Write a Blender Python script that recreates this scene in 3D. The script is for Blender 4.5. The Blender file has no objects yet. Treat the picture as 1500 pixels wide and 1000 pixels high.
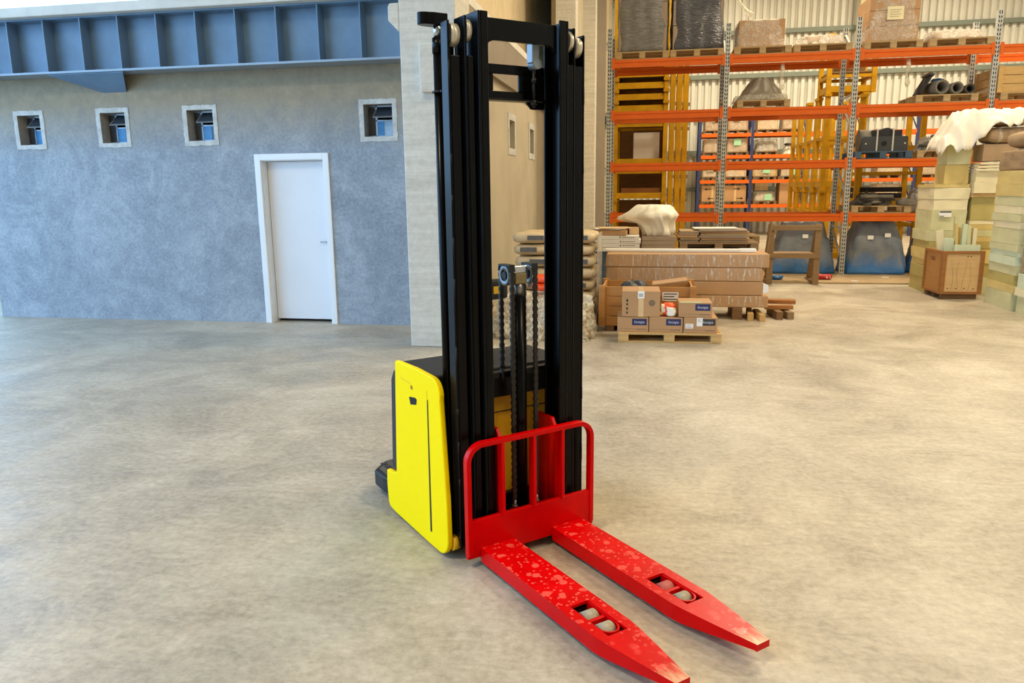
import bpy, math, random
from mathutils import Vector, Matrix, noise

R = math.radians
rng = random.Random(7)
scene = bpy.context.scene
COL = scene.collection

# ---------------------------------------------------------------- camera
F_PX = 1112.0
yaw, pit, rol = R(10.57), R(11.48), R(-0.674)
fw = Vector((-math.sin(yaw) * math.cos(pit), math.cos(yaw) * math.cos(pit), -math.sin(pit)))
rt = Vector((math.cos(yaw), math.sin(yaw), 0))
up = rt.cross(fw)
rt2 = rt * math.cos(rol) + up * math.sin(rol)
up2 = up * math.cos(rol) - rt * math.sin(rol)
cam_d = bpy.data.cameras.new('camera')
cam_d.sensor_width = 36.0
cam_d.lens = F_PX / 1500.0 * 36.0
cam_d.clip_end = 200
cam = bpy.data.objects.new('camera', cam_d)
COL.objects.link(cam)
cam.matrix_world = Matrix(((rt2.x, up2.x, -fw.x, 0), (rt2.y, up2.y, -fw.y, 0), (rt2.z, up2.z, -fw.z, 1.65), (0, 0, 0, 1)))
scene.camera = cam

# ---------------------------------------------------------------- world, lights, exposure
w = bpy.data.worlds.new('daylight')
scene.world = w
w.use_nodes = True
bg = w.node_tree.nodes['Background']
bg.inputs[0].default_value = (0.34, 0.62, 1.0, 1)
bg.inputs[1].default_value = 5.2
scene.view_settings.view_transform = 'Standard'
scene.view_settings.look = 'None'
scene.view_settings.gamma = 1
scene.view_settings.use_curve_mapping = False
scene.view_settings.exposure = 0.05

def area_lamp(name, loc, size, energy, col, rot=(0, 0, 0)):
    d = bpy.data.lights.new(name, 'AREA')
    d.shape = 'RECTANGLE'
    d.size, d.size_y = size
    d.energy = energy
    d.color = col
    o = bpy.data.objects.new(name, d)
    COL.objects.link(o)
    o.location = loc
    o.rotation_euler = rot
    return o

WARM = (1.0, 0.84, 0.58)
for lx, ly, pw in ((-3.5, -1.0, 420), (4.5, 1.5, 250), (10.0, 1.5, 250), (3.5, 8.5, 300), (9.5, 8.5, 330), (2.5, 15.0, 480), (8.5, 15.0, 480), (2.5, 22.5, 560), (8.5, 22.5, 560)):   # unseen high bay lamps; first added behind the camera to brighten the yellow panel
    area_lamp('hall_and_fill_light', (lx, ly, 8.6), (1.2, 1.2), pw, WARM)

# ---------------------------------------------------------------- helpers
class MB:
    def __init__(s):
        s.v = []; s.f = []; s.sm = []
    def add(s, vs, fs, M=None, smooth=False):
        b = len(s.v)
        s.v += [tuple(M @ Vector(p)) if M else tuple(p) for p in vs]
        s.f += [tuple(b + i for i in f) for f in fs]
        s.sm += [smooth] * len(fs)
        return s
    def box(s, x0, x1, y0, y1, z0, z1, M=None):
        return s.add([(x0, y0, z0), (x1, y0, z0), (x1, y1, z0), (x0, y1, z0), (x0, y0, z1), (x1, y0, z1), (x1, y1, z1), (x0, y1, z1)],
                     [(0, 3, 2, 1), (4, 5, 6, 7), (0, 1, 5, 4), (1, 2, 6, 5), (2, 3, 7, 6), (3, 0, 4, 7)], M)
    def cbox(s, c, d, M=None):
        return s.box(c[0] - d[0] / 2, c[0] + d[0] / 2, c[1] - d[1] / 2, c[1] + d[1] / 2, c[2] - d[2] / 2, c[2] + d[2] / 2, M)
    def cyl(s, p0, p1, r, n=16, r1=None):
        p0, p1 = Vector(p0), Vector(p1)
        r1 = r if r1 is None else r1
        d = (p1 - p0).normalized()
        a = d.orthogonal().normalized(); b = d.cross(a)
        vs = []
        for p, q in ((p0, r), (p1, r1)):
            for i in range(n):
                t = 2 * math.pi * i / n
                vs.append(p + (a * math.cos(t) + b * math.sin(t)) * q)
        s.add(vs, [(i, (i + 1) % n, n + (i + 1) % n, n + i) for i in range(n)], None, True)
        k = len(s.v) - 2 * n
        s.f += [tuple(k + i for i in reversed(range(n))), tuple(k + n + i for i in range(n))]
        s.sm += [False, False]
        return s
    def pipe(s, p0, p1, ro, ri, n=20):
        p0, p1 = Vector(p0), Vector(p1)
        d = (p1 - p0).normalized(); a = d.orthogonal().normalized(); b = d.cross(a)
        vs = []
        for p, q in ((p0, ro), (p1, ro), (p1, ri), (p0, ri)):
            for i in range(n):
                t = 2 * math.pi * i / n
                vs.append(p + (a * math.cos(t) + b * math.sin(t)) * q)
        fs = []
        for k in range(4):
            for i in range(n):
                j = (i + 1) % n; m = (k + 1) % 4
                fs.append((k * n + i, k * n + j, m * n + j, m * n + i))
        return s.add(vs, fs, None, True)
    def prism(s, poly, lo, hi, axis='z', M=None):
        n = len(poly)
        def P(p, h):
            if axis == 'z': return (p[0], p[1], h)
            if axis == 'y': return (p[0], h, p[1])
            return (h, p[0], p[1])
        vs = [P(p, lo) for p in poly] + [P(p, hi) for p in poly]
        fs = [tuple(reversed(range(n))), tuple(range(n, 2 * n))] + [(i, (i + 1) % n, n + (i + 1) % n, n + i) for i in range(n)]
        return s.add(vs, fs, M)
    def bar(s, p0, p1, w, h, upv=(0, 0, 1)):
        p0, p1 = Vector(p0), Vector(p1)
        d = (p1 - p0).normalized(); u = Vector(upv)
        a = d.cross(u)
        if a.length < 1e-4: a = d.orthogonal()
        a.normalize(); b = a.cross(d).normalized()
        vs = []
        for p in (p0, p1):
            for i, j in ((-1, -1), (1, -1), (1, 1), (-1, 1)):
                vs.append(p + a * (i * w / 2) + b * (j * h / 2))
        return s.add(vs, [(3, 2, 1, 0), (4, 5, 6, 7), (0, 1, 5, 4), (1, 2, 6, 5), (2, 3, 7, 6), (3, 0, 4, 7)])
    def sweep(s, path, w, h, upv=(1, 0, 0)):
        """rectangular bar along a path lying in a plane with normal upv; w along upv, h in plane"""
        u = Vector(upv); P = [Vector(p) for p in path]; n = len(P); vs = []
        for i, p in enumerate(P):
            t = ((P[min(i + 1, n - 1)] - p).normalized() + (p - P[max(i - 1, 0)]).normalized())
            t.normalize(); b = u.cross(t).normalized()
            for a, c in ((-1, -1), (1, -1), (1, 1), (-1, 1)):
                vs.append(p + u * (a * w / 2) + b * (c * h / 2))
        fs = [(3, 2, 1, 0), tuple((n - 1) * 4 + k for k in range(4))]
        for i in range(n - 1):
            for k in range(4):
                m = (k + 1) % 4
                fs.append((i * 4 + k, i * 4 + m, i * 4 + 4 + m, i * 4 + 4 + k))
        return s.add(vs, fs)
    def tube(s, path, r, n=8):
        P = [Vector(p) for p in path]; m = len(P); vs = []
        for i, p in enumerate(P):
            t = (P[min(i + 1, m - 1)] - P[max(i - 1, 0)]).normalized()
            a = t.cross(Vector((0.13, 0.31, 0.94)))
            a.normalize(); b = t.cross(a)
            rr = r[i] if isinstance(r, (list, tuple)) else r
            for k in range(n):
                q = 2 * math.pi * k / n
                vs.append(p + (a * math.cos(q) + b * math.sin(q)) * rr)
        fs = [tuple(reversed(range(n))), tuple((m - 1) * n + k for k in range(n))]
        for i in range(m - 1):
            for k in range(n):
                j = (k + 1) % n
                fs.append((i * n + k, i * n + j, i * n + n + j, i * n + n + k))
        return s.add(vs, fs, None, True)

def mesh(name, mb, smooth=False):
    me = bpy.data.meshes.new(name)
    me.from_pydata(mb.v, [], mb.f)
    me.polygons.foreach_set('use_smooth', [bool(smooth or q) for q in mb.sm])
    me.update()
    return me

def obj(name, mb, mat, parent=None, smooth=False, bevel=0, loc=None, rz=0):
    o = bpy.data.objects.new(name, mb if isinstance(mb, bpy.types.Mesh) else mesh(name, mb, smooth))
    COL.objects.link(o)
    if mat is not None and not o.data.materials:
        o.data.materials.append(MT[mat] if isinstance(mat, str) else mat)
    if parent: o.parent = parent
    if loc: o.location = loc
    if rz: o.rotation_euler.z = rz
    if bevel:
        m = o.modifiers.new('edge', 'BEVEL')
        m.width = bevel; m.segments = 2; m.limit_method = 'ANGLE'; m.angle_limit = R(35)
    return o

def tag(o, label, cat, group=None):
    o['label'] = label; o['category'] = cat
    if group: o['group'] = group
    return o

def thing(name, label, cat, loc=(0, 0, 0), rz=0, group=None):
    o = bpy.data.objects.new(name, None)
    o.empty_display_size = 0.1
    COL.objects.link(o)
    o.location = loc; o.rotation_euler = (0, 0, rz)
    return tag(o, label, cat, group)

def struct(name, mb, mat, parent=None, **k):
    o = obj(name, mb, mat, parent, **k)
    if not parent: o['kind'] = 'structure'
    return o

def copy_tree(o, parent=None, depth=0):
    c = o.copy(); COL.objects.link(c)
    c.parent = parent
    for ch in o.children: copy_tree(ch, c, depth + 1)
    return c

def place(proto, loc, rz=0, label=None, group=None, scale=None, first=None):
    """first use keeps the prototype itself, later uses copy it"""
    if not proto.get('_used'):
        o = proto; o['_used'] = 1
    else:
        o = copy_tree(proto)
    o.location = loc; o.rotation_euler.z = rz
    if scale: o.scale = scale
    if label: o['label'] = label
    if group: o['group'] = group
    return o

def fbm(p, o=3):
    return noise.fractal(Vector(p), 1.0, 2.0, o)

# ---------------------------------------------------------------- materials
MT = {}
def hexc(h, k=1.0):
    c = [int(h[i:i + 2], 16) / 255 for i in (0, 2, 4)]
    return tuple(((x / 12.92 if x <= 0.04045 else ((x + 0.055) / 1.055) ** 2.4) * k) for x in c) + (1,)

class NT:
    def __init__(s, name):
        m = bpy.data.materials.new(name); m.use_nodes = True
        s.m = m; s.t = m.node_tree; s.b = s.t.nodes['Principled BSDF']; s.out = s.t.nodes['Material Output']
        MT[name] = m
    def n(s, typ, **k):
        x = s.t.nodes.new(typ)
        for a, v in k.items(): setattr(x, a, v)
        return x
    def l(s, a, b): s.t.links.new(a, b)
    def coord(s, scale=(1, 1, 1), rot=(0, 0, 0), kind='Object'):
        tc = s.n('ShaderNodeTexCoord'); mp = s.n('ShaderNodeMapping')
        mp.inputs['Scale'].default_value = scale; mp.inputs['Rotation'].default_value = rot
        s.l(tc.outputs[kind], mp.inputs[0]); return mp.outputs[0]
    def noise(s, vec, scale, detail=4, rough=0.55, dist=0):
        x = s.n('ShaderNodeTexNoise'); x.inputs['Scale'].default_value = scale; x.inputs['Detail'].default_value = detail
        x.inputs['Roughness'].default_value = rough; x.inputs['Distortion'].default_value = dist
        s.l(vec, x.inputs['Vector']); return x.outputs['Fac']
    def ramp(s, fac, stops):
        x = s.n('ShaderNodeValToRGB'); e = x.color_ramp.elements
        while len(e) > 1: e.remove(e[-1])
        e[0].position = stops[0][0]; e[0].color = stops[0][1]
        for p, c in stops[1:]:
            q = e.new(p); q.color = c
        s.l(fac, x.inputs[0]); return x.outputs[0]
    def mix(s, fac, a, b, mode='MIX'):
        x = s.n('ShaderNodeMix', data_type='RGBA', blend_type=mode)
        for k, v in ((0, fac), (6, a), (7, b)):
            if isinstance(v, (int, float, tuple)): x.inputs[k].default_value = v
            else: s.l(v, x.inputs[k])
        return x.outputs[2]
    def bump(s, h, strength=0.3, dist=0.01, prev=None):
        x = s.n('ShaderNodeBump'); x.inputs['Strength'].default_value = strength; x.inputs['Distance'].default_value = dist
        s.l(h, x.inputs['Height'])
        if prev: s.l(prev, x.inputs['Normal'])
        return x.outputs[0]
    def set(s, **k):
        for a, v in k.items():
            i = s.b.inputs[a.replace('_', ' ')]
            if isinstance(v, (int, float, tuple)): i.default_value = v
            else: s.l(v, i)
        return s

def scl(c, k): return (min(c[0] * k, 1), min(c[1] * k, 1), min(c[2] * k, 1), 1)

def simple(name, h, rough=0.5, metal=0.0, var=0.15, vs=4, bump=0.0, bs=60, stretch=(1, 1, 1), coat=0.0, k=1.0, bd=0.004, spec=0.5):
    t = NT(name); c = hexc(h, k)
    v = t.coord(stretch)
    if var:
        f = t.noise(v, vs, 5)
        t.set(Base_Color=t.ramp(f, [(0.25, scl(c, 1 - var)), (0.75, scl(c, 1 + var))]))
    else:
        t.set(Base_Color=c)
    t.set(Roughness=rough, Metallic=metal, Specular_IOR_Level=spec)
    if coat: t.set(Coat_Weight=coat, Coat_Roughness=0.12)
    if bump: t.set(Normal=t.bump(t.noise(v, bs, 3), bump, bd))
    return t.m

# floor: trowelled concrete, dusty, with faint sweeping streaks and small stains
t = NT('floor_concrete')
v = t.coord()
big = t.noise(v, 0.35, 5, 0.6)
mid = t.noise(v, 2.2, 6, 0.65, 0.4)
fine = t.noise(v, 26, 5, 0.7)
streak = t.noise(t.coord((1.6, 6, 1), (0, 0, R(-14))), 2.4, 8, 0.75, 1.2)
scr = t.noise(t.coord((0.7, 26, 1), (0, 0, R(24))), 1.6, 5, 0.7, 1.5)
blot = t.noise(v, 1.1, 9, 0.75, 0.6)
c = t.ramp(big, [(0.3, hexc('9c9282')), (0.7, hexc('bcae96'))])
c = t.mix(0.55, c, t.ramp(mid, [(0.32, hexc('84796a')), (0.5, hexc('b5a994')), (0.68, hexc('d6cab4'))]))
c = t.mix(0.42, c, t.ramp(streak, [(0.36, hexc('857b6c')), (0.5, hexc('b8ac98')), (0.63, hexc('ded4c0'))]))
c = t.mix(0.42, c, t.ramp(fine, [(0.36, hexc('6a6054')), (0.7, hexc('d6ccb9'))]))
c = t.mix(0.35, c, t.ramp(blot, [(0.36, hexc('7d7364')), (0.5, hexc('b5a994')), (0.62, hexc('d9cfbb'))]))
c = t.mix(t.ramp(scr, [(0.30, (0.45, 0.45, 0.45, 1)), (0.36, (0, 0, 0, 1))]), c, hexc('6f6455'))
spot = t.ramp(t.noise(v, 5.5, 4, 0.8), [(0.255, (1, 1, 1, 1)), (0.275, (0, 0, 0, 1))])
c = t.mix(spot, c, hexc('6d6352'))
t.set(Base_Color=c, Roughness=t.ramp(mid, [(0.3, (0.36,) * 3 + (1,)), (0.7, (0.6,) * 3 + (1,))]))
b1 = t.bump(streak, 0.25, 0.006)
t.set(Normal=t.bump(fine, 0.22, 0.004, b1))

# rendered cement wall with pale trowel patches
t = NT('grey_plaster')
v = t.coord()
big = t.noise(v, 0.55, 5, 0.6)
sw = t.noise(v, 5.0, 10, 0.8, 0.12)
fine = t.noise(v, 30, 4, 0.7)
c = t.ramp(big, [(0.3, hexc('858c94')), (0.7, hexc('9ba4ad'))])
c = t.mix(0.6, c, t.ramp(sw, [(0.33, hexc('666e76')), (0.5, hexc('929aa3')), (0.66, hexc('c0c6cb'))]))
pat = t.noise(v, 1.3, 8, 0.72, 0.9)
c = t.mix(0.4, c, t.ramp(pat, [(0.36, hexc('737c86')), (0.5, hexc('959da6')), (0.62, hexc('bec5cb'))]))
c = t.mix(0.22, c, t.ramp(fine, [(0.36, hexc('596068')), (0.64, hexc('bcc4cc'))]))
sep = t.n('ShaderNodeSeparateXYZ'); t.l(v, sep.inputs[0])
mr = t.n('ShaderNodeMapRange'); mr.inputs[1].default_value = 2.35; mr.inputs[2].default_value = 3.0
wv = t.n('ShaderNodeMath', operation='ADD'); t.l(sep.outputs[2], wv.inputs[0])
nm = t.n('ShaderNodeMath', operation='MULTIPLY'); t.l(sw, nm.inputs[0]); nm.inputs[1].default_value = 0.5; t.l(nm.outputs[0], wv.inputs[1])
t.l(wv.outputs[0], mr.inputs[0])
c = t.mix(mr.outputs[0], c, t.ramp(sw, [(0.3, hexc('857b68')), (0.7, hexc('a89a80'))]))   # girder shade and warm light painted brown into the wall top
t.set(Base_Color=c, Roughness=0.85, Normal=t.bump(sw, 0.35, 0.006, t.bump(fine, 0.25, 0.004)))

t = NT('white_patch')
v = t.coord(); f = t.noise(v, 9, 6, 0.7)
t.set(Base_Color=t.ramp(f, [(0.3, hexc('a9a8a2')), (0.7, hexc('d2d1cb'))]), Roughness=0.8, Normal=t.bump(f, 0.3, 0.004))

# board marked precast concrete
t = NT('board_concrete')
v = t.coord((1, 1, 14)); st = t.noise(v, 1.4, 6, 0.6); f = t.noise(t.coord(), 18, 5, 0.7)
c = t.ramp(st, [(0.3, hexc('bebab0')), (0.7, hexc('dcd8cd'))])
c = t.mix(0.3, c, t.ramp(f, [(0.3, hexc('9a9588')), (0.7, hexc('d8d4c8'))]))
t.set(Base_Color=c, Roughness=0.8, Normal=t.bump(f, 0.25, 0.003))

simple('tan_concrete', 'c9b896', 0.85, var=0.12, vs=3, bump=0.2, bs=20)
simple('beige_render', 'b3a891', 0.85, var=0.14, vs=1.5, bump=0.2, bs=20)
simple('brown_fascia', '8d8273', 0.85, var=0.1, vs=2)
simple('slab_concrete', 'd6d2c8', 0.85, var=0.1, vs=4, bump=0.3, bs=25)
simple('roof_sheet', 'b9b6ae', 0.7, var=0.05)
simple('girder_paint', '64819c', 0.4, var=0.2, vs=3, bump=0.08, bs=20)
simple('girder_edge', '8c98a3', 0.4, 0.2, var=0.1)
simple('white_paint', 'e9e9e8', 0.35, var=0.02, vs=3)
simple('door_leaf', 'e4e3e4', 0.4, var=0.03, vs=2, bump=0.03, bs=200)
simple('dark_void', '1a1b1d', 0.9, var=0)
simple('window_metal', '9aa0a4', 0.35, 0.6, var=0.05)
simple('pane_glass', '39424c', 0.06, var=0.1, vs=3)
simple('pane_frosted', 'a9c4d8', 0.2, var=0.12, vs=14)
simple('blue_film', '2f86c4', 0.3, var=0.2, vs=25)
simple('black_paint', '0a0a0b', 0.26, var=0.25, vs=6, bump=0.05, bs=25, spec=0.13)
simple('black_satin', '0f0f11', 0.42, spec=0.3, var=0.2, vs=5, bump=0.08, bs=60)
simple('black_plastic', '1d1e20', 0.5, spec=0.35, var=0.12, vs=8, bump=0.15, bs=220)
simple('rubber', '26262a', 0.75, var=0.3, vs=10, bump=0.3, bs=60)
simple('grip_tread', '514a45', 0.85, var=0.3, vs=20, bump=0.6, bs=60)
simple('steel', 'b9bcbe', 0.22, 1.0, var=0.06)
simple('roller_metal', 'cfc8b8', 0.35, 0.4, var=0.15, vs=20)
simple('dull_steel', '8c8d8e', 0.38, 0.8, var=0.15, vs=20)
simple('brass_block', '8b7c57', 0.45, 0.5, var=0.2, vs=40)
simple('chain_steel', '2c2a28', 0.4, 0.6, var=0.3, vs=50)
simple('truck_yellow', 'ffdc00', 0.5, spec=0.06, var=0.015, vs=3)
simple('body_yellow', 'd9a800', 0.5, var=0.06, vs=6)
simple('roller_poly', 'a39a86', 0.7, var=0.25, vs=70, bump=0.3, bs=160)
simple('roller_red', 'b65a52', 0.65, var=0.25, vs=70, bump=0.3, bs=160)
simple('rail_yellow', 'c0910f', 0.5, spec=0.25, var=0.2, vs=5)
simple('rack_orange', 'd9651e', 0.45, spec=0.25, var=0.08, vs=4)
simple('rack_blue', '2d3766', 0.45, var=0.1)
simple('galvanised', 'c0c2be', 0.42, 0.3, var=0.15, vs=30)
simple('girt_green', '7f8a80', 0.5, var=0.08)
simple('sheet_wall', 'e4e3da', 0.45, var=0.07, vs=1.2)
simple('cardboard', 'b58d63', 0.75, var=0.1, vs=3, bump=0.05, bs=100)
simple('cardboard_pale', 'cdac82', 0.75, var=0.1, vs=3)
simple('cardboard_grey', '9c8873', 0.75, var=0.12, vs=4)
simple('carton_white', 'dedbd2', 0.6, var=0.06, vs=4)
simple('tape', 'd9b98b', 0.25, var=0.08, vs=10)
simple('paper_white', 'f1f1ee', 0.6, var=0.03)
simple('paper_green', '9fd3ab', 0.6, var=0.04)
simple('ink', '2a2624', 0.7, var=0)
simple('ink_grey', '7e6a52', 0.7, var=0)
simple('label_blue', '29305e', 0.4, var=0.03)
simple('label_text', 'c9cfe0', 0.5, var=0)
simple('foam_green', 'd3cf9f', 0.85, var=0.09, vs=5, bump=0.25, bs=30)
simple('foam_yellow', 'd9c27c', 0.85, var=0.1, vs=5, bump=0.25, bs=30)
simple('foam_olive', 'bbab68', 0.85, var=0.1, vs=5, bump=0.25, bs=30)
simple('foam_mint', 'd3dcbc', 0.85, var=0.08, vs=5, bump=0.25, bs=30)
simple('foam_cream', 'eadfb6', 0.85, var=0.07, vs=5, bump=0.25, bs=30)
simple('kraft_pad', 'a88c6a', 0.7, var=0.12, vs=6, bump=0.3, bs=12)
simple('white_tarp', 'ece4d2', 0.4, var=0.05, vs=3, bump=0.25, bs=9, bd=0.02)
simple('grey_tarp', '8f8778', 0.35, var=0.15, vs=4, bump=0.3, bs=10, bd=0.02)
simple('sack_paper', 'cbb58e', 0.6, var=0.12, vs=6, bump=0.3, bs=14, bd=0.01)
simple('sack_print', '5e5e60', 0.5, var=0.2, vs=20)
simple('orange_bag', 'f2561e', 0.35, var=0.12, vs=7, bump=0.3, bs=14)
simple('red_bag', 'b8272a', 0.45, var=0.2, vs=9)
simple('blue_plastic', '2f6fae', 0.4, var=0.2, vs=9, bump=0.3, bs=20)
simple('rag_dark', '4a443c', 0.9, var=0.35, vs=10, bump=0.4, bs=30)
simple('hose_grey', '6e685d', 0.6, var=0.3, vs=10)
simple('machine_grey', '34363a', 0.5, var=0.2, vs=6)
simple('pallet_blue', '3f566b', 0.7, var=0.2, vs=5)
simple('strap', 'c4c3b8', 0.4, var=0.1)
simple('sheet_ply', 'a8916e', 0.8, var=0.15, vs=4)
simple('far_tan', 'cdbb96', 0.9, var=0.08)

def wood(name, h, var=0.22, rough=0.75, k=1.0):
    t = NT(name); c = hexc(h, k)
    f = t.noise(t.coord((1.5, 14, 14)), 2.0, 5, 0.6, 0.6); g = t.noise(t.coord(), 2.5, 3)
    cc = t.ramp(f, [(0.28, scl(c, 1 - var)), (0.72, scl(c, 1 + var))])
    cc = t.mix(0.35, cc, t.ramp(g, [(0.3, scl(c, 0.75)), (0.7, scl(c, 1.2))]))
    t.set(Base_Color=cc, Roughness=rough, Normal=t.bump(f, 0.2, 0.003))
wood('pallet_wood', 'b09468')
wood('pine', 'c9a468')
wood('crate_wood', 'b98447')
wood('old_wood', '8a6f4d')
wood('dark_wood', '7b5a36')
wood('ply_panel', 'd9b27a', 0.14)
wood('brown_block', 'a06a35')

# red paint, plus a version with water marks (sky reflection painted into their colour) for the fork blades
for nm, wet in (('red_paint', 0), ('red_wet', 1)):
    t = NT(nm)
    v = t.coord(); base = t.ramp(t.noise(v, 7, 4), [(0.3, hexc('c40003')), (0.7, hexc('d80004'))])
    rough = 0.3
    if wet:
        def cells(sc, rad, jit, seed):
            vo = t.n('ShaderNodeTexVoronoi', feature='F1'); vo.inputs['Scale'].default_value = sc
            mp = t.n('ShaderNodeMapping'); mp.inputs['Location'].default_value = (seed, seed * .7, 0.3)
            wn = t.n('ShaderNodeTexNoise'); wn.inputs['Scale'].default_value = sc * 0.9
            t.l(v, wn.inputs['Vector'])
            vm = t.n('ShaderNodeVectorMath', operation='MULTIPLY_ADD')
            t.l(wn.outputs['Color'], vm.inputs[0]); vm.inputs[1].default_value = (jit,) * 3
            t.l(v, vm.inputs[2]); t.l(vm.outputs[0], mp.inputs[0]); t.l(mp.outputs[0], vo.inputs['Vector'])
            rm = t.ramp(vo.outputs['Distance'], [(rad, (1, 1, 1, 1)), (rad + 0.05, (0, 0, 0, 1))])
            return rm
        m1 = cells(46, 0.26, 0.006, 1.3)
        m2 = cells(15, 0.24, 0.05, 4.1)
        mk = t.mix(1.0, m1, m2, 'LIGHTEN')
        patch = t.ramp(t.noise(v, 5.5, 3), [(0.36, (0, 0, 0, 1)), (0.5, (1, 1, 1, 1))])
        gm = t.mix(1.0, mk, patch, 'MULTIPLY')
        geo = t.n('ShaderNodeNewGeometry'); sx = t.n('ShaderNodeSeparateXYZ'); t.l(geo.outputs['Normal'], sx.inputs[0])
        upm = t.n('ShaderNodeMath', operation='GREATER_THAN'); t.l(sx.outputs[2], upm.inputs[0]); upm.inputs[1].default_value = 0.8
        gm = t.mix(1.0, gm, upm.outputs[0], 'MULTIPLY')
        base = t.mix(t.mix(1.0, gm, (0.62, 0.62, 0.62, 1), 'MULTIPLY'), base, hexc('ee6a5c'))
        rough = t.mix(gm, (0.3, 0.3, 0.3, 1), (0.12, 0.12, 0.12, 1))
    if wet:
        f = t.noise(t.coord((6, 40, 6)), 1.6, 5, 0.7); sx2 = t.n('ShaderNodeSeparateXYZ'); t.l(v, sx2.inputs[0])
        mr = t.n('ShaderNodeMapRange'); mr.inputs[1].default_value = 0.98; mr.inputs[2].default_value = 1.16; t.l(sx2.outputs[0], mr.inputs[0])
        mm = t.n('ShaderNodeMath', operation='MULTIPLY'); t.l(mr.outputs[0], mm.inputs[0]); t.l(f, mm.inputs[1])
        wk = t.mix(1.0, t.ramp(mm.outputs[0], [(0.22, (0, 0, 0, 1)), (0.46, (0.8, 0.8, 0.8, 1))]), upm.outputs[0], 'MULTIPLY')
        base = t.mix(wk, base, hexc('d9b48a'))
    t.set(Base_Color=base, Roughness=rough, Specular_IOR_Level=0.14)

# stretch film
def film(name, h, alpha, sc=9):
    t = NT(name)
    v = t.coord((1, 1, 1.6), (0.5, 0.6, 0)); f = t.noise(v, sc, 5, 0.7, 1.6); g = t.noise(t.coord((3, 3, 0.7), (0, 0.5, 0)), 4, 4, 0.6, 2.5)
    al = t.ramp(f, [(0.40, (alpha * 0.35,) * 3 + (1,)), (0.62, (min(alpha * 1.5, 1),) * 3 + (1,))])
    rd = t.ramp(g, [(0.46, (0, 0, 0, 1)), (0.5, (0.75, 0.75, 0.75, 1)), (0.54, (0, 0, 0, 1))])  # thin ridges put the film's wrinkle highlights into its opacity
    al = t.mix(1.0, al, rd, 'LIGHTEN')
    t.set(Base_Color=hexc(h), Roughness=0.2, Alpha=al, Normal=t.bump(f, 0.9, 0.03))
film('film_clear', 'ece4d6', 0.34)
film('film_milky', 'd9d4c8', 0.45)
simple('film_grey', '7d7b78', 0.25, var=0.3, vs=7, bump=1.0, bs=16, bd=0.03, stretch=(1, 1, 4))
simple('film_dark', '55565c', 0.22, var=0.35, vs=7, bump=1.0, bs=16, bd=0.03, stretch=(1, 1, 4))
film('film_cream', 'f3ead2', 0.55)
t = NT('film_streak')
g = t.noise(t.coord((9, 1, 1.2)), 3.5, 5, 0.7, 0.8)
t.set(Base_Color=hexc('efe4d2'), Roughness=0.2, Alpha=t.ramp(g, [(0.52, (0.06, 0.06, 0.06, 1)), (0.64, (0.75, 0.75, 0.75, 1))]), Normal=t.bump(g, 0.6, 0.02))

# dusty blue sheeting
t = NT('dusty_blue')
v = t.coord(); f = t.noise(v, 3, 5, 0.6, 0.8); sx = t.n('ShaderNodeSeparateXYZ'); t.l(v, sx.inputs[0])
ad = t.n('ShaderNodeMath', operation='ADD'); t.l(sx.outputs[2], ad.inputs[0])
fm = t.n('ShaderNodeMath', operation='MULTIPLY'); t.l(f, fm.inputs[0]); fm.inputs[1].default_value = 0.5; t.l(fm.outputs[0], ad.inputs[1])
k = t.ramp(ad.outputs[0], [(0.38, (0, 0, 0, 1)), (0.62, (1, 1, 1, 1))])
t.set(Base_Color=t.mix(k, hexc('3a74b4'), t.ramp(f, [(0.3, hexc('5f6b7c')), (0.7, hexc('848789'))])), Roughness=0.5, Normal=t.bump(t.noise(t.coord((1, 1, 3)), 7, 4, 0.6, 1.0), 0.35, 0.02))

# ---------------------------------------------------------------- shape builders
def lump(wb, db, h, wt, dt, seed=0, na=56, nz=12, ex=4.0, wr=0.03, folds=9, dome=0.25, noise_s=3.0, power=1.0):
    """draped or wrapped load: rounded-rectangular rings from base to top, wrinkled, closed with a soft top"""
    m = MB(); vs = []; fs = []
    def ring(s, a):
        c, q = math.cos(a), math.sin(a)
        r = (abs(c) ** ex + abs(q) ** ex) ** (-1 / ex)
        return c * r, q * r
    prof = []
    for i in range(nz + 1):
        u = i / nz
        prof.append((u * h, 1.0, u ** power))
    nd = 6
    for j in range(1, nd):
        th = j / nd * math.pi / 2
        prof.append((h + dome * h * 0.35 * math.sin(th), math.cos(th) ** 0.7, 1.0))
    for z, sh, u in prof:
        wx = (wb + (wt - wb) * u) / 2 * sh; dy = (db + (dt - db) * u) / 2 * sh
        for i in range(na):
            a = 2 * math.pi * i / na
            x, y = ring(0, a)
            fo = wr * math.sin(a * folds + seed * 1.7 + 3 * fbm((x * 2, y * 2, z * 2 + seed))) * (0.4 + 0.6 * (1 - u))
            nn = wr * 1.6 * fbm((x * wx * noise_s + seed * 3.1, y * dy * noise_s, z * noise_s))
            k = 1 + (fo + nn) / max(wx, 0.05) * sh
            vs.append((x * wx * k, y * dy * k, max(0.0, z + (wr * 1.2 * fbm((x * 2.2 + seed, y * 2.2, z * 3)) if z > 0 else 0))))
    n = len(prof)
    for i in range(n - 1):
        for k in range(na):
            j = (k + 1) % na
            fs.append((i * na + k, i * na + j, i * na + na + j, i * na + na + k))
    vs.append((0, 0, max(p[0] for p in prof)))
    for k in range(na):
        fs.append(((n - 1) * na + k, (n - 1) * na + (k + 1) % na, len(vs) - 1))
    fs.append(tuple(reversed(range(na))))
    return m.add(vs, fs, None, True)

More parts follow.
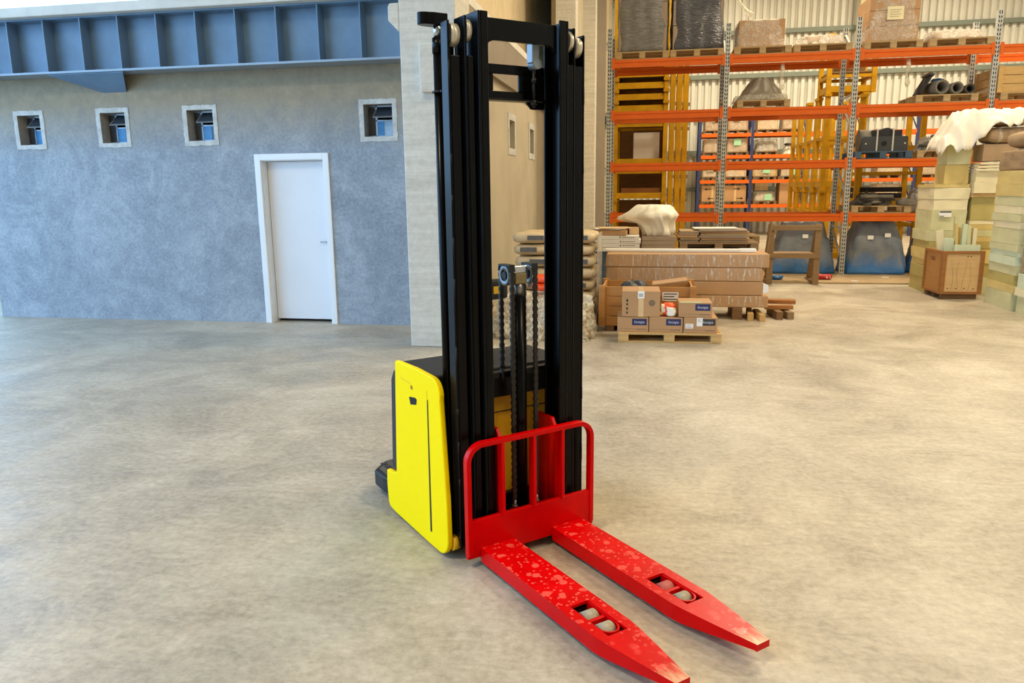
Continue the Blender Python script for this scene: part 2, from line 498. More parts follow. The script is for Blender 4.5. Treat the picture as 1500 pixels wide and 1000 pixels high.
def pillow(w, d, h, seed=0, nu=20, nv=9, ex=3.2, wr=0.012):
    """stuffed sack or soft pack, base at z=0"""
    m = MB(); vs = []; fs = []
    def sg(x, e): return math.copysign(abs(x) ** e, x)
    for j in range(nv + 1):
        ph = -math.pi / 2 + math.pi * j / nv
        for i in range(nu):
            a = 2 * math.pi * i / nu
            cx, cy, cz = sg(math.cos(ph), 0.55), 0, sg(math.sin(ph), 0.7)
            x = sg(math.cos(a), 2 / ex) * cx; y = sg(math.sin(a), 2 / ex) * cx
            nn = wr * fbm((x * 2.5 + seed * 5.3, y * 2.5, cz * 2 + seed))
            vs.append((x * (w / 2 + nn), y * (d / 2 + nn), (cz * h / 2 + h / 2) + (nn if cz > -0.5 else 0)))
    for j in range(nv):
        for i in range(nu):
            k = (i + 1) % nu
            fs.append((j * nu + i, j * nu + k, j * nu + nu + k, j * nu + nu + i))
    return m.add(vs, fs, None, True)

def rough_box(w, d, h, seed=0, amp=0.008, n=4, taper=0.0):
    """block with slightly uneven faces, centred in xy, base z=0"""
    vs = {}; vl = []; fs = []
    def V(i, j, k):
        key = (i, j, k)
        if key not in vs:
            x, y, z = (i / n - .5) * w, (j / n - .5) * d, k / n * h
            p = Vector((x, y, z)); q = Vector((fbm((x * 3 + seed, y * 3, z * 3)), fbm((x * 3, y * 3 + seed * 2, z * 3 + 5)), fbm((x * 3 + 9, y * 3, z * 3 + seed))))
            p += q * amp * 2
            p.x *= 1 - taper * k / n
            if k == 0: p.z = 0
            if k == n: p.z = h
            vs[key] = len(vl); vl.append(p)
        return vs[key]
    for a in range(n):
        for b in range(n):
            fs += [(V(a, b, 0), V(a, b + 1, 0), V(a + 1, b + 1, 0), V(a + 1, b, 0)), (V(a, b, n), V(a + 1, b, n), V(a + 1, b + 1, n), V(a, b + 1, n)),
                   (V(a, 0, b), V(a + 1, 0, b), V(a + 1, 0, b + 1), V(a, 0, b + 1)), (V(a, n, b), V(a, n, b + 1), V(a + 1, n, b + 1), V(a + 1, n, b)),
                   (V(0, a, b), V(0, a, b + 1), V(0, a + 1, b + 1), V(0, a + 1, b)), (V(n, a, b), V(n, a + 1, b), V(n, a + 1, b + 1), V(n, a, b + 1))]
    return MB().add(vl, fs)

def text_mesh(s, size, depth=0.0006):
    cu = bpy.data.curves.new('lettering', 'FONT'); cu.body = s; cu.size = size; cu.extrude = depth
    cu.align_x = 'CENTER'; cu.align_y = 'CENTER'
    o = bpy.data.objects.new('lettering', cu); COL.objects.link(o)
    dg = bpy.context.evaluated_depsgraph_get()
    me = bpy.data.meshes.new_from_object(o.evaluated_get(dg))
    bpy.data.objects.remove(o); bpy.data.curves.remove(cu)
    # lay the lettering on a front (-Y) face
    me.transform(Matrix.Rotation(R(90), 4, 'X'))
    return me

def flat(x0, x1, z0, z1, y, th=0.002):
    return MB().box(x0, x1, y - th, y, z0, z1)

# ================================================================ THE SETTING
struct('floor', MB().box(-40, 16, -12, 30, -0.2, 0), 'floor_concrete')

def wall_cells(xs, zs, holes, y0, y1):
    """wall in the XZ plane between y0 and y1 with rectangular openings"""
    m = MB()
    xs = sorted(set(xs + [h[0] for h in holes] + [h[1] for h in holes]))
    zs = sorted(set(zs + [h[2] for h in holes] + [h[3] for h in holes]))
    for i in range(len(xs) - 1):
        for k in range(len(zs) - 1):
            cx, cz = (xs[i] + xs[i + 1]) / 2, (zs[k] + zs[k + 1]) / 2
            if any(h[0] < cx < h[1] and h[2] < cz < h[3] for h in holes): continue
            m.box(xs[i], xs[i + 1], y0, y1, zs[k], zs[k + 1])
    return m

WY = 8.8
wins = [(-8.062, -7.735), (-6.866, -6.519), (-5.667, -5.318), (-3.381, -3.029)]
wz = (2.253, 2.62)
DOOR = (-4.76, -3.90, 0.0, 2.03)
holes = [(a, b, wz[0], wz[1]) for a, b in wins] + [DOOR]
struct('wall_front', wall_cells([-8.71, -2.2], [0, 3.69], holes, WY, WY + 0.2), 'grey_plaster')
struct('wall_side', wall_cells([WY + 0.2, 17.6], [0, 3.69], [(11.75, 12.2, 2.24, 2.66), (13.7, 14.15, 2.24, 2.66)], -0.2, 0.0), 'beige_render')
o = bpy.data.objects['wall_side']; o.rotation_euler.z = R(90); o.location = (-2.4, 0, 0)
struct('wall_rear', MB().box(-8.71, -2.4, 17.4, 17.6, 0, 3.69), 'beige_render')
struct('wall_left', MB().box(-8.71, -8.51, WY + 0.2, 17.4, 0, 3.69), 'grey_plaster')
struct('floor_slab', MB().box(-9.2, -2.12, 8.36, 17.7, 3.69, 3.80), 'slab_concrete', bevel=0.012)
struct('trim_1', MB().box(-2.2, -2.13, WY, 17.6, 3.1, 3.69), 'brown_fascia')

# windows of the low building: pale plaster surround, tilted top sash, lower pane part-covered by blue film
for i, (a, b) in enumerate(wins):
    z0, z1 = wz; g = 0.055
    m = MB(); rr = random.Random(i + 3)
    outer = []; inner = [(a, z0), (b, z0), (b, z1), (a, z1)]
    # ragged surround as four strips
    def strip(p, q, off):
        n = 7
        for k in range(n):
            u0, u1 = k / n, (k + 1) / n
            x0, zz0 = p[0] + (q[0] - p[0]) * u0, p[1] + (q[1] - p[1]) * u0
            x1, zz1 = p[0] + (q[0] - p[0]) * u1, p[1] + (q[1] - p[1]) * u1
            e0, e1 = g * rr.uniform(.9, 1.12), g * rr.uniform(.9, 1.12)
            nx, nz = off
            poly = [(x0, zz0), (x1, zz1), (x1 + nx * e1, zz1 + nz * e1), (x0 + nx * e0, zz0 + nz * e0)]
            m.prism(poly, WY - 0.008, WY + 0.001, 'y')
    strip((a - g, z0), (b + g, z0), (0, -1)); strip((a - g, z1), (b + g, z1), (0, 1))
    strip((a, z0), (a, z1), (-1, 0)); strip((b, z0), (b, z1), (1, 0))
    win = struct('window_%d' % (i + 1), m, 'white_patch')
    fx = a + 0.09
    fr = MB()
    yy = WY + 0.15
    fr.box(a, b, yy, yy + 0.03, z0, z0 + 0.02).box(a, b, yy, yy + 0.03, z1 - 0.02, z1)
    fr.box(fx, fx + 0.02, yy, yy + 0.03, z0, z1).box(b - 0.02, b, yy, yy + 0.03, z0, z1).box(fx, b, yy, yy + 0.03, z0 + 0.185, z0 + 0.2)
    f = obj('window_frame', fr, 'window_metal', win)
    obj('fixed_panel', MB().box(a, fx, yy, yy + 0.02, z0 + 0.02, z1 - 0.02), 'machine_grey', win)
    obj('pane', MB().box(fx + 0.02, b - 0.02, yy + 0.01, yy + 0.016, z0 + 0.02, z0 + 0.185), 'pane_frosted' if i == 3 else 'pane_glass', win)
    obj('protective_film', MB().box(fx + 0.02, fx + (0.10 if i == 3 else 0.13), yy + 0.005, yy + 0.009, z0 + 0.02, z0 + 0.185), 'blue_film', win)
    M_ = Matrix.Translation((0, yy + 0.02, z1 - 0.03)) @ Matrix.Rotation(R(-52), 4, 'X')
    sa = MB()
    sa.box(fx + 0.01, b - 0.01, -0.006, 0.006, -0.19, -0.175, M_).box(fx + 0.01, fx + 0.025, -0.006, 0.006, -0.175, 0, M_).box(b - 0.025, b - 0.01, -0.006, 0.006, -0.175, 0, M_)
    s_ = obj('sash', sa, 'window_metal', win)
    obj('pane', MB().box(fx + 0.025, b - 0.025, -0.002, 0.002, -0.175, 0, M_), 'pane_glass', s_)

for i, (a, b) in enumerate(((11.75, 12.2), (13.7, 14.15))):
    m = MB()
    m.box(-2.201, -2.19, a - 0.1, a, 2.14, 2.76).box(-2.201, -2.19, b, b + 0.1, 2.14, 2.76).box(-2.201, -2.19, a, b, 2.66, 2.76).box(-2.201, -2.19, a, b, 2.14, 2.24)
    win = struct('window_%d' % (i + 5), m, 'white_patch')
    obj('pane', MB().box(-2.33, -2.32, a, b, 2.24, 2.66), 'girt_green', win)
    obj('window_frame', MB().box(-2.318, -2.30, a, b, 2.44, 2.46).box(-2.318, -2.30, a, b, 2.24, 2.26).box(-2.318, -2.30, a, b, 2.64, 2.66), 'window_metal', win)

# door with casing
d = MB()
d.box(-4.81, -4.735, WY - 0.02, WY + 0.02, 0, 2.08)
d.box(-3.925, -3.85, WY - 0.02, WY + 0.02, 0, 2.08)
d.box(-4.735, -3.925, WY - 0.02, WY + 0.02, 2.005, 2.08)
door = struct('door_1', d, 'white_paint', bevel=0.004)
obj('jamb', MB().box(-4.76, -4.725, WY + 0.02, WY + 0.2, 0, 2.03), 'white_paint', door)
obj('jamb', MB().box(-3.935, -3.90, WY + 0.02, WY + 0.2, 0, 2.03), 'white_paint', door)
obj('head_lining', MB().box(-4.725, -3.935, WY + 0.02, WY + 0.2, 1.995, 2.03), 'white_paint', door)
obj('leaf', MB().box(-4.72, -3.94, WY + 0.13, WY + 0.165, 0.035, 1.99), 'door_leaf', door)
h = MB(); h.cyl((-3.985, WY + 0.13, 1.01), (-3.985, WY + 0.09, 1.01), 0.012, 10); h.box(-4.06, -3.975, WY + 0.08, WY + 0.095, 1.003, 1.018)
obj('handle', h, 'dull_steel', door)

# riveted style plate girder over the wall, with stiffeners every half metre
g = thing('steel_girder', 'dark blue-grey steel plate girder with upright stiffeners above the grey wall', 'beam', (0, 8.47, 3.07))
L0, L1 = -9.2, -2.56
obj('web', MB().box(L0, L1, 0.17, 0.185, 0, 0.62), 'girder_paint', g)
obj('top_flange', MB().box(L0, L1, 0.0, 0.31, 0.60, 0.62), 'girder_paint', g)
obj('bottom_flange', MB().box(L0, L1, 0.0, 0.31, -0.012, 0.012), 'girder_edge', g)
st = mesh('stiffener', MB().box(-0.007, 0.007, 0.004, 0.17, 0.012, 0.60)); st.materials.append(MT['girder_paint'])
for k in range(13):
    obj('stiffener', st, None, g, loc=(-9.25 + 0.5 * k + 0.0 if k else -9.19, 0, 0))
hb = thing('girder_bracket', 'tapered steel bracket under the girder, fixed to the grey wall', 'bracket', (-6.62, 8.8, 2.86))
obj('web', MB().prism([(-0.0, 0.0), (-0.0, 0.19), (-0.30, 0.19)], -0.01, 0.01, 'x'), 'girder_paint', hb)
obj('flange', MB().add([(-0.16, 0, 0), (0.16, 0, 0), (0.36, -0.3, 0.185), (-0.66, -0.3, 0.185), (-0.16, 0, 0.02), (0.16, 0, 0.02), (0.36, -0.3, 0.197), (-0.66, -0.3, 0.197)],
    [(0, 1, 2, 3), (7, 6, 5, 4), (0, 4, 5, 1), (1, 5, 6, 2), (2, 6, 7, 3), (3, 7, 4, 0)]), 'girder_paint', hb)

# concrete columns
def column(name, x0, x1, y0, y1, label, h=7.5, corb=False):
    t_ = thing(name, label, 'column', ((x0 + x1) / 2, (y0 + y1) / 2, 0))
    hw, hd = (x1 - x0) / 2, (y1 - y0) / 2
    obj('shaft', MB().box(-hw, hw, -hd, hd, 0, h), 'board_concrete', t_, bevel=0.012)
    if corb:
        obj('corbel', MB().prism([(-hw - 0.11, 3.27), (-hw - 0.11, 3.40), (-hw - 0.09, 3.43), (-hw, 3.43), (-hw, 3.16)], -hd, hd * 0.3, 'y'), 'board_concrete', t_, bevel=0.008)
    return t_
column('concrete_column', -2.512, -1.94, 7.6, 8.2, 'pale board-marked concrete column with corbel beside the white door wall', corb=True)
column('concrete_column', -2.25, -1.80, 17.75, 18.2, 'tan concrete column at the far end of the low building')
column('concrete_column', -2.28, -1.82, 23.8, 24.3, 'far tan concrete column behind the left end of the orange rack')
eb = thing('junction_box', 'pale flat box fixed on the concrete column', 'box', (-2.19, 7.6, 2.58))
obj('housing', MB().box(-0.10, 0.14, -0.10, 0, 0.0, 0.45), 'slab_concrete', eb, bevel=0.006)
obj('cover', MB().box(-0.085, 0.125, -0.106, -0.10, 0.015, 0.435), 'board_concrete', eb)

# upper side wall, far side bays
struct('wall_mezzanine', MB().box(-3.2, -3.0, 8.8, 28, 3.80, 9.2), 'tan_concrete')
struct('wall_far_side', MB().box(-2.4, -2.2, 18.2, 24.0, 0, 9.2), 'beige_render')
struct('wall_far_bay', MB().box(-2.4, -1.55, 24.3, 28.1, 0, 9.2), 'brown_fascia')
struct('trim_2', MB().box(-1.55, -1.35, 24.3, 28.1, 3.55, 3.75), 'machine_grey')
for i, (y, z0, z1, mt) in enumerate(((24.6, 3.95, 5.6, 'pane_frosted'), (26.4, 3.95, 5.6, 'pane_frosted'), (24.6, 6.0, 7.6, 'beige_render'), (26.4, 6.0, 7.6, 'pane_frosted'), (24.6, 2.3, 3.3, 'girt_green'), (26.4, 2.3, 3.3, 'dark_void'), (24.6, 0.9, 1.9, 'dark_void'), (26.4, 0.9, 1.9, 'girt_green'))):
    wn = struct('window_%d' % (7 + i), MB().box(-1.55, -1.51, y, y + 1.5, z0 - 0.08, z0).box(-1.55, -1.51, y, y + 1.5, z1, z1 + 0.08).box(-1.55, -1.51, y - 0.08, y, z0 - .08, z1 + .08).box(-1.55, -1.51, y + 1.5, y + 1.58, z0 - .08, z1 + .08), 'tan_concrete')
    obj('pane', MB().box(-1.549, -1.54, y, y + 1.5, z0, z1), mt, wn)

# corrugated sheet wall at the back with girts
def corrugated(x0, x1, z0, z1, y, pitch=0.225, dep=0.13):
    m = MB(); vs = []; n = int((x1 - x0) / pitch)
    prof = []
    for i in range(n):
        x = x0 + i * pitch
        for u, dd in ((0, 0), (0.48, 0), (0.56, dep), (0.92, dep)):
            prof.append((x + u * pitch, y + dd))
    for x, yy in prof: vs += [(x, yy, z0), (x, yy, z1)]
    return m.add(vs, [(2 * i, 2 * i + 2, 2 * i + 3, 2 * i + 1) for i in range(len(prof) - 1)])
wb = struct('wall_back', corrugated(-4, 16, 0, 9.4, 28.15), 'sheet_wall')
for z in (1.5, 2.75, 4.0, 5.26, 6.65, 8.0):
    obj('girt', MB().box(-4, 16, 28.0, 28.14, z - 0.07, z + 0.07), 'girt_green', wb)
hp = thing('wall_post', 'cream steel post standing against the corrugated back wall', 'post', (6.5, 27.75, 0))
obj('shaft', MB().box(-0.14, 0.14, -0.12, 0.12, 0, 9), 'foam_cream', hp)
struct('wall_right', corrugated(-14, 28.3, 0, 9.4, 0, 0.25), 'sheet_wall')
o = bpy.data.objects['wall_right']; o.rotation_euler.z = R(90); o.location = (13, 0, 0)
struct('ceiling', MB().box(-13, 13.2, -7.2, 28.4, 9.2, 9.35), 'roof_sheet')
struct('wall_behind', MB().box(-9, 13, -7.2, -7.0, 0, 9.2), 'beige_render')  # added out of view to keep sky light off the near floor
struct('wall_yard', MB().box(-30, -9.5, 11.6, 11.8, 0, 1.9), 'far_tan')
struct('trim_3', MB().box(1.9, 7.0, 13.45, 16.2, 0, 0.025), 'sheet_ply', bevel=0.004)

# ================================================================ THE STACKER TRUCK
T = thing('stacker_truck', 'black-masted pallet stacker with yellow side panel and red forks on the open floor', 'forklift', (-0.51, 3.222, 0), R(-47.5))

# --- forks
def fork_mesh():
    m = MB(); w = 0.088; zt = 0.087; th = 0.012
    hx0, hx1, hw = 0.602, 0.832, 0.044
    xs, xt, wt = 0.80, 1.15, 0.031
    def wd(x): return w if x <= xs else w + (wt - w) * ((x - xs) / (xt - xs)) ** 1.15
    def top(x0, x1, y0a, y0b, y1a, y1b):
        m.add([(x0, y0a, zt), (x1, y0b, zt), (x1, y1b, zt), (x0, y1a, zt), (x0, y0a, zt - th), (x1, y0b, zt - th), (x1, y1b, zt - th), (x0, y1a, zt - th)],
              [(0, 1, 2, 3), (7, 6, 5, 4), (0, 4, 5, 1), (1, 5, 6, 2), (2, 6, 7, 3), (3, 7, 4, 0)])
    top(0, hx0, -w, -w, w, w)
    for a, b in ((hx0, xs), (xs, hx1)):
        top(a, b, -wd(a), -wd(b), -hw, -hw); top(a, b, hw, hw, wd(a), wd(b))
    n = 8; prev = hx1
    for k in range(1, n + 1):
        x = hx1 + (xt - hx1) * k / n
        top(prev, x, -wd(prev), -wd(x), wd(prev), wd(x)); prev = x
    # side plates with rising underside at the tip
    pts = [0.0, 0.3, 0.6, 0.80] + [0.80 + (xt - 0.80) * k / 8 for k in range(1, 9)]
    def zb(x): return 0.022 if x < 0.83 else 0.022 + 0.040 * ((x - 0.83) / (xt - 0.83))
    for sg in (-1, 1):
        for a, b in zip(pts[:-1], pts[1:]):
            ya, yb = wd(a), wd(b); ia, ib = ya - 0.01, yb - 0.01
            m.add([(a, sg * ya, zb(a)), (b, sg * yb, zb(b)), (b, sg * yb, zt - th), (a, sg * ya, zt - th), (a, sg * ia, zb(a)), (b, sg * ib, zb(b)), (b, sg * ib, zt - th), (a, sg * ia, zt - th)],
                  [(0, 1, 2, 3), (7, 6, 5, 4), (0, 4, 5, 1), (1, 5, 6, 2), (2, 6, 7, 3), (3, 7, 4, 0)])
    # underside closing plate and nose
    up_ = [p for p in pts if p >= 0.80]
    for a, b in zip(up_[:-1], up_[1:]):
        m.add([(a, -wd(a), zb(a)), (b, -wd(b), zb(b)), (b, wd(b), zb(b)), (a, wd(a), zb(a))], [(0, 3, 2, 1)])
    m.box(xt - 0.003, xt + 0.006, -wt - 0.001, wt + 0.001, zb(xt) - 0.001, zt + 0.0008)
    return m
fm = mesh('fork', fork_mesh()); fm.materials.append(MT['red_wet'])
rol = mesh('load_roller', MB().cyl((0, -0.031, 0), (0, 0.031, 0), 0.037, 24)); rol.materials.append(MT['roller_poly'])
rol2 = mesh('load_roller', MB().cyl((0, -0.031, 0), (0, 0.031, 0), 0.037, 24)); rol2.materials.append(MT['roller_red'])
for sg in (-1, 1):
    fk = obj('fork', fm, None, T, loc=(0, sg * 0.192, 0))
    for i, x in enumerate((0.66, 0.757)):
        obj('load_roller', rol2 if (sg == 1 and i == 0) else rol, None, fk, loc=(x, 0.0, 0.045))
    us = [(0.60, 0.041, 0.06)] + [(0.765 + 0.052 * math.sin(R(q)), 0.041 * math.cos(R(q)), 0.06) for q in range(0, 181, 15)] + [(0.60, -0.041, 0.06)]
    obj('roller_cradle', MB().sweep(us, 0.045, 0.007, (0, 0, 1)), 'red_paint', fk)
    obj('cradle_web', MB().box(0.700, 0.716, -0.038, 0.038, 0.04, 0.078), 'red_paint', fk, bevel=0.002)
    obj('support_arm', MB().box(0.02, 0.60, -0.06, 0.06, 0.025, 0.06), 'black_satin', fk)

# --- carriage with load backrest
obj('lower_plate', MB().box(-0.022, 0.0, -0.345, 0.345, 0.045, 0.222), 'red_paint', T, bevel=0.003)
W_, RZ, RR = 0.333, 0.563, 0.075
pth = [(-0.011, -W_, 0.06)]
pth += [(-0.011, -W_ + RR - RR * math.cos(R(q)), RZ - RR + RR * math.sin(R(q))) for q in range(0, 91, 10)]
pth += [(-0.011, W_ - RR + RR * math.sin(R(q)), RZ - RR + RR * math.cos(R(q))) for q in range(0, 91, 10)]
pth += [(-0.011, W_, 0.06)]
obj('backrest_hoop', MB().sweep(pth, 0.034, 0.022, (1, 0, 0)), 'red_paint', T, bevel=0.003)
for y in (-0.161, 0.006, 0.163):
    obj('backrest_bar', MB().box(-0.034, 0.008, y - 0.008, y + 0.008, 0.215, 0.555), 'red_paint', T, bevel=0.002)
for sg in (-1, 1):
    cp = MB().prism([(-0.20, 0.08), (-0.025, 0.08), (-0.025, 0.545), (-0.06, 0.60), (-0.20, 0.60)], sg * 0.15 - 0.009, sg * 0.15 + 0.009, 'y')
    obj('carriage_plate', cp, 'red_paint', T, bevel=0.002)
obj('carriage_tie', MB().box(-0.05, -0.024, -0.15, 0.15, 0.12, 0.205), 'red_paint', T)

# --- mast: three nested channel pairs
def rail(sg, yi, yo, xf, xb, z0, z1, web_t=0.011, fl=0.012, cut=None):
    m = MB()
    def yb(a, b): return (min(sg * a, sg * b), max(sg * a, sg * b))
    m.box(xb, xf, *yb(yo - web_t, yo), z0, z1)
    m.box(xf - fl, xf, *yb(yi, yo - web_t), z0, cut or z1)
    m.box(xb, xb + fl, *yb(yi, yo - web_t), z0, z1)
    return m
for sg in (-1, 1):
    obj('outer_mast_rail', rail(sg, 0.283, 0.338, -0.080, -0.140, 0.07, 2.295, cut=2.165), 'black_paint', T, bevel=0.004)
    obj('middle_mast_rail', rail(sg, 0.232, 0.272, -0.060, -0.150, 0.09, 2.315, cut=2.165), 'black_paint', T, bevel=0.004)
    obj('inner_mast_rail', rail(sg, 0.175, 0.221, -0.040, -0.165, 0.10, 2.335), 'black_paint', T, bevel=0.004)
    for yc, xc, zc, w2 in ((0.302, -0.115, 2.245, 0.017), (0.250, -0.098, 2.262, 0.010)):
        ro = obj('mast_roller', MB().cyl((xc, sg * (yc - w2), zc), (xc, sg * (yc + w2), zc), 0.044, 24), 'roller_metal', T)
        obj('hub', MB().cyl((xc, sg * (yc - w2 - .003), zc), (xc, sg * (yc + w2 + .003), zc), 0.018, 14), 'dull_steel', ro)
    bd = MB(); rr = random.Random(5 + sg)
    z = 0.35
    while z < 2.1:
        ln = rr.uniform(0.03, 0.09)
        bd.cyl((-0.082, sg * 0.334, z), (-0.082, sg * 0.334, z + ln), 0.004, 6)
        z += rr.uniform(0.14, 0.34)
    obj('weld_beads', bd, 'black_satin', T)['kind'] = 'stuff'
    # side lift cylinder with chromed rod and head lug
    cy = obj('lift_cylinder', MB().cyl((-0.222, sg * 0.308, 0.16), (-0.222, sg * 0.308, 2.245), 0.021, 20).cyl((-0.222, sg * 0.308, 2.19), (-0.222, sg * 0.308, 2.25), 0.024, 20), 'black_paint', T)
    obj('piston_rod', MB().cyl((-0.222, sg * 0.308, 2.25), (-0.222, sg * 0.308, 2.31), 0.017, 20), 'steel', cy)
    hl = [(-0.20, 0.27), (-0.20, 0.33)] + [(-0.235 + 0.03 * math.cos(R(q)), 0.345 + 0.045 * math.sin(R(q))) for q in range(0, 181, 20)] + [(-0.265, 0.27)]
    obj('head_lug', MB().prism([(x, sg * y) for x, y in hl], 2.298, 2.345), 'black_paint', cy, bevel=0.003)
    obj('clamp', MB().cyl((-0.222, sg * 0.308, 2.035), (-0.222, sg * 0.308, 2.043), 0.03, 16).box(-0.23, -0.18, min(sg * .29, sg * .32), max(sg * .29, sg * .32), 2.035, 2.043), 'black_satin', cy)
ct = MB().prism([(-0.176, 2.318), (-0.176, 2.20), (-0.155, 2.225), (-0.13, 2.234), (0.13, 2.234), (0.155, 2.225), (0.176, 2.20), (0.176, 2.318)], -0.085, -0.065, 'x')
obj('top_crossmember', ct, 'black_paint', T, bevel=0.003)
c2 = MB()
xa, xb_ = -0.205, -0.19
c2.box(xa, xb_, -0.24, 0.24, 2.125, 2.165).box(xa, xb_, -0.24, 0.24, 2.02, 2.055).box(xa, xb_, 0.065, 0.24, 2.055, 2.125).box(xa, xb_, -0.24, -0.065, 2.055, 2.125)
c2.box(xa, xb_ + 0.05, -0.24, 0.24, 2.012, 2.02).prism([(0.10, 2.015), (0.13, 1.985), (0.24, 1.985), (0.24, 2.015)], xa, xb_, 'x')
obj('middle_crossmember', c2, 'black_paint', T, bevel=0.004)
lg = obj('chain_lug', MB().box(-0.165, -0.12, 0.088, 0.125, 2.17, 2.25), 'girder_edge', T, bevel=0.004)
obj('anchor_pin', MB().cyl((-0.17, 0.115, 2.165), (-0.115, 0.115, 2.165), 0.02, 16), 'girder_edge', lg)
obj('chain_anchor', MB().cyl((-0.15, 0.115, 1.99), (-0.15, 0.115, 2.16), 0.007, 10).cyl((-0.15, 0.115, 2.0), (-0.15, 0.115, 2.02), 0.014, 8).cyl((-0.15, 0.115, 2.09), (-0.15, 0.115, 2.11), 0.012, 8), 'chain_steel', lg)
obj('base_crossmember', MB().box(-0.21, -0.19, -0.33, 0.33, 0.08, 0.22), 'black_satin', T)
obj('anchor_beam', MB().box(-0.205, -0.165, -0.23, 0.23, 0.795, 0.825).box(-0.205, -0.19, -0.23, 0.23, 0.70, 0.80), 'black_satin', T, bevel=0.003)

# --- centre lift cylinder, pulleys and chains
lc = obj('free_lift_cylinder', MB().cyl((-0.112, 0.002, 0.12), (-0.112, 0.002, 1.175), 0.033, 24).cyl((-0.112, 0.002, 0.80), (-0.112, 0.002, 0.806), 0.036, 24), 'black_paint', T)
obj('piston_rod', MB().cyl((-0.112, 0.002, 1.175), (-0.112, 0.002, 1.235), 0.021, 20), 'dull_steel', lc)
obj('head_block', MB().box(-0.135, -0.088, -0.028, 0.032, 1.232, 1.278), 'brass_block', lc, bevel=0.003)
obj('head_cap', MB().box(-0.132, -0.092, -0.035, 0.036, 1.278, 1.312), 'steel', lc, bevel=0.004)
for sg in (-1, 1):
    y = sg * 0.060
    pu = obj('chain_pulley', MB().pipe((-0.112, y - 0.013, 1.272), (-0.112, y + 0.013, 1.272), 0.046, 0.026, 28), 'dull_steel', T)
    obj('pulley_spokes', MB().box(-0.122, -0.102, y - 0.008, y + 0.008, 1.238, 1.306).cyl((-0.112, y - 0.014, 1.272), (-0.112, y + 0.014, 1.272), 0.016, 16), 'black_satin', pu)
    obj('guard', MB().prism([(-0.160, 1.29), (-0.155, 1.29), (-0.148, 1.312), (-0.076, 1.312), (-0.069, 1.29), (-0.064, 1.29), (-0.07, 1.32), (-0.154, 1.32)], y - 0.016, y + 0.016, 'y'), 'black_satin', pu)
    def chain(x, y, z0, z1):
        m = MB(); z = z0; i = 0
        while z < z1:
            wd_ = 0.011 if i % 2 else 0.0075
            m.box(x - 0.006, x + 0.006, y - wd_, y + wd_, z, z + 0.0175)
            z += 0.016; i += 1
        return m
    obj('lift_chain', chain(-0.064, y - 0.002, 0.23, 1.275), 'chain_steel', T)
    obj('lift_chain', chain(-0.160, y, 0.83, 1.275), 'chain_steel', T)
    obj('chain_bolt', MB().cyl((-0.064, y, 0.19), (-0.064, y, 0.24), 0.008, 10).cyl((-0.064, y, 0.205), (-0.064, y, 0.215), 0.013, 8), 'dull_steel', T)
    obj('chain_bolt', MB().cyl((-0.160, y, 0.78), (-0.160, y, 0.84), 0.008, 10).cyl((-0.160, y, 0.85), (-0.160, y, 0.862), 0.013, 8), 'chain_steel', T)
    obj('chain_bracket', MB().box(-0.07, -0.03, y - 0.02, y + 0.02, 0.17, 0.20), 'red_paint', T)

# --- body
def arc(cx, cz, r, a0, a1, n=6):
    return [(cx + r * math.cos(R(a0 + (a1 - a0) * k / n)), cz + r * math.sin(R(a0 + (a1 - a0) * k / n))) for k in range(n + 1)]
pan = [(-0.60, 0.02), (-0.28, 0.012)] + arc(-0.20, 0.105, 0.093, -80, 8) + [(-0.112, 0.30), (-0.150, 0.74)] + arc(-0.225, 0.757, 0.078, 8, 88) + [(-0.40, 0.842)] + arc(-0.607, 0.818, 0.02, 75, 175, 4) + [(-0.665, 0.25), (-0.70, 0.238), (-0.765, 0.232)] + arc(-0.775, 0.215, 0.016, 80, 175, 3) + [(-0.795, 0.15), (-0.785, 0.05), (-0.765, 0.03), (-0.70, 0.022)]
def panel(y0, y1): return MB().prism(pan, y0, y1, 'y')
for sg in (-1, 1):
    yo = -0.388 if sg < 0 else 0.372; yi = sg * 0.362
    sp = obj('side_panel', panel(min(yi, yo), max(yi, yo)), 'truck_yellow', T, bevel=0.007)
    if sg > 0: sp.location = (-0.06, 0, -0.02)
    e = sg * 0.0012
    y2 = sorted((yo, yo + e))
    obj('slot', MB().prism([(-0.274, 0.72), (-0.264, 0.72), (-0.268, 0.084), (-0.284, 0.084)], y2[0], y2[1], 'y'), 'dark_void', sp)
    for q in ([(-0.560, 0.763), (-0.44, 0.757), (-0.44, 0.759), (-0.56, 0.766)], [(-0.272, 0.763), (-0.274, 0.70), (-0.272, 0.70), (-0.270, 0.763)]):
        obj('seam', MB().prism(q, y2[0], y2[1], 'y'), 'body_yellow', sp)
    obj('grip_hole', MB().prism([(-0.468, 0.690), (-0.455, 0.655), (-0.392, 0.668), (-0.384, 0.694), (-0.40, 0.700)], y2[0], y2[1], 'y'), 'dark_void', sp)
    obj('lock', MB().cyl((-0.435, yo, 0.742), (-0.435, yo + sg * 0.002, 0.742), 0.012, 16), 'body_yellow', sp)
    obj('keyhole', MB().box(-0.438, -0.432, *sorted((yo + sg * .002, yo + sg * .0032)), 0.735, 0.749), 'dark_void', sp)
lid = [(-0.245, 0.70), (-0.245, 0.822), (-0.255, 0.832), (-0.60, 0.832), (-0.66, 0.80), (-0.66, 0.70)]
obj('top_cover', MB().prism(lid, -0.36, 0.36, 'y'), 'black_plastic', T, bevel=0.008)
obj('rear_cover', MB().prism([(-0.60, 0.24), (-0.60, 0.79), (-0.69, 0.775), (-0.725, 0.72), (-0.755, 0.26), (-0.74, 0.24)], -0.372, 0.372, 'y'), 'black_plastic', T, bevel=0.015)
bx_ = obj('battery_box', MB().box(-0.60, -0.262, -0.34, 0.34, 0.20, 0.70), 'body_yellow', T)
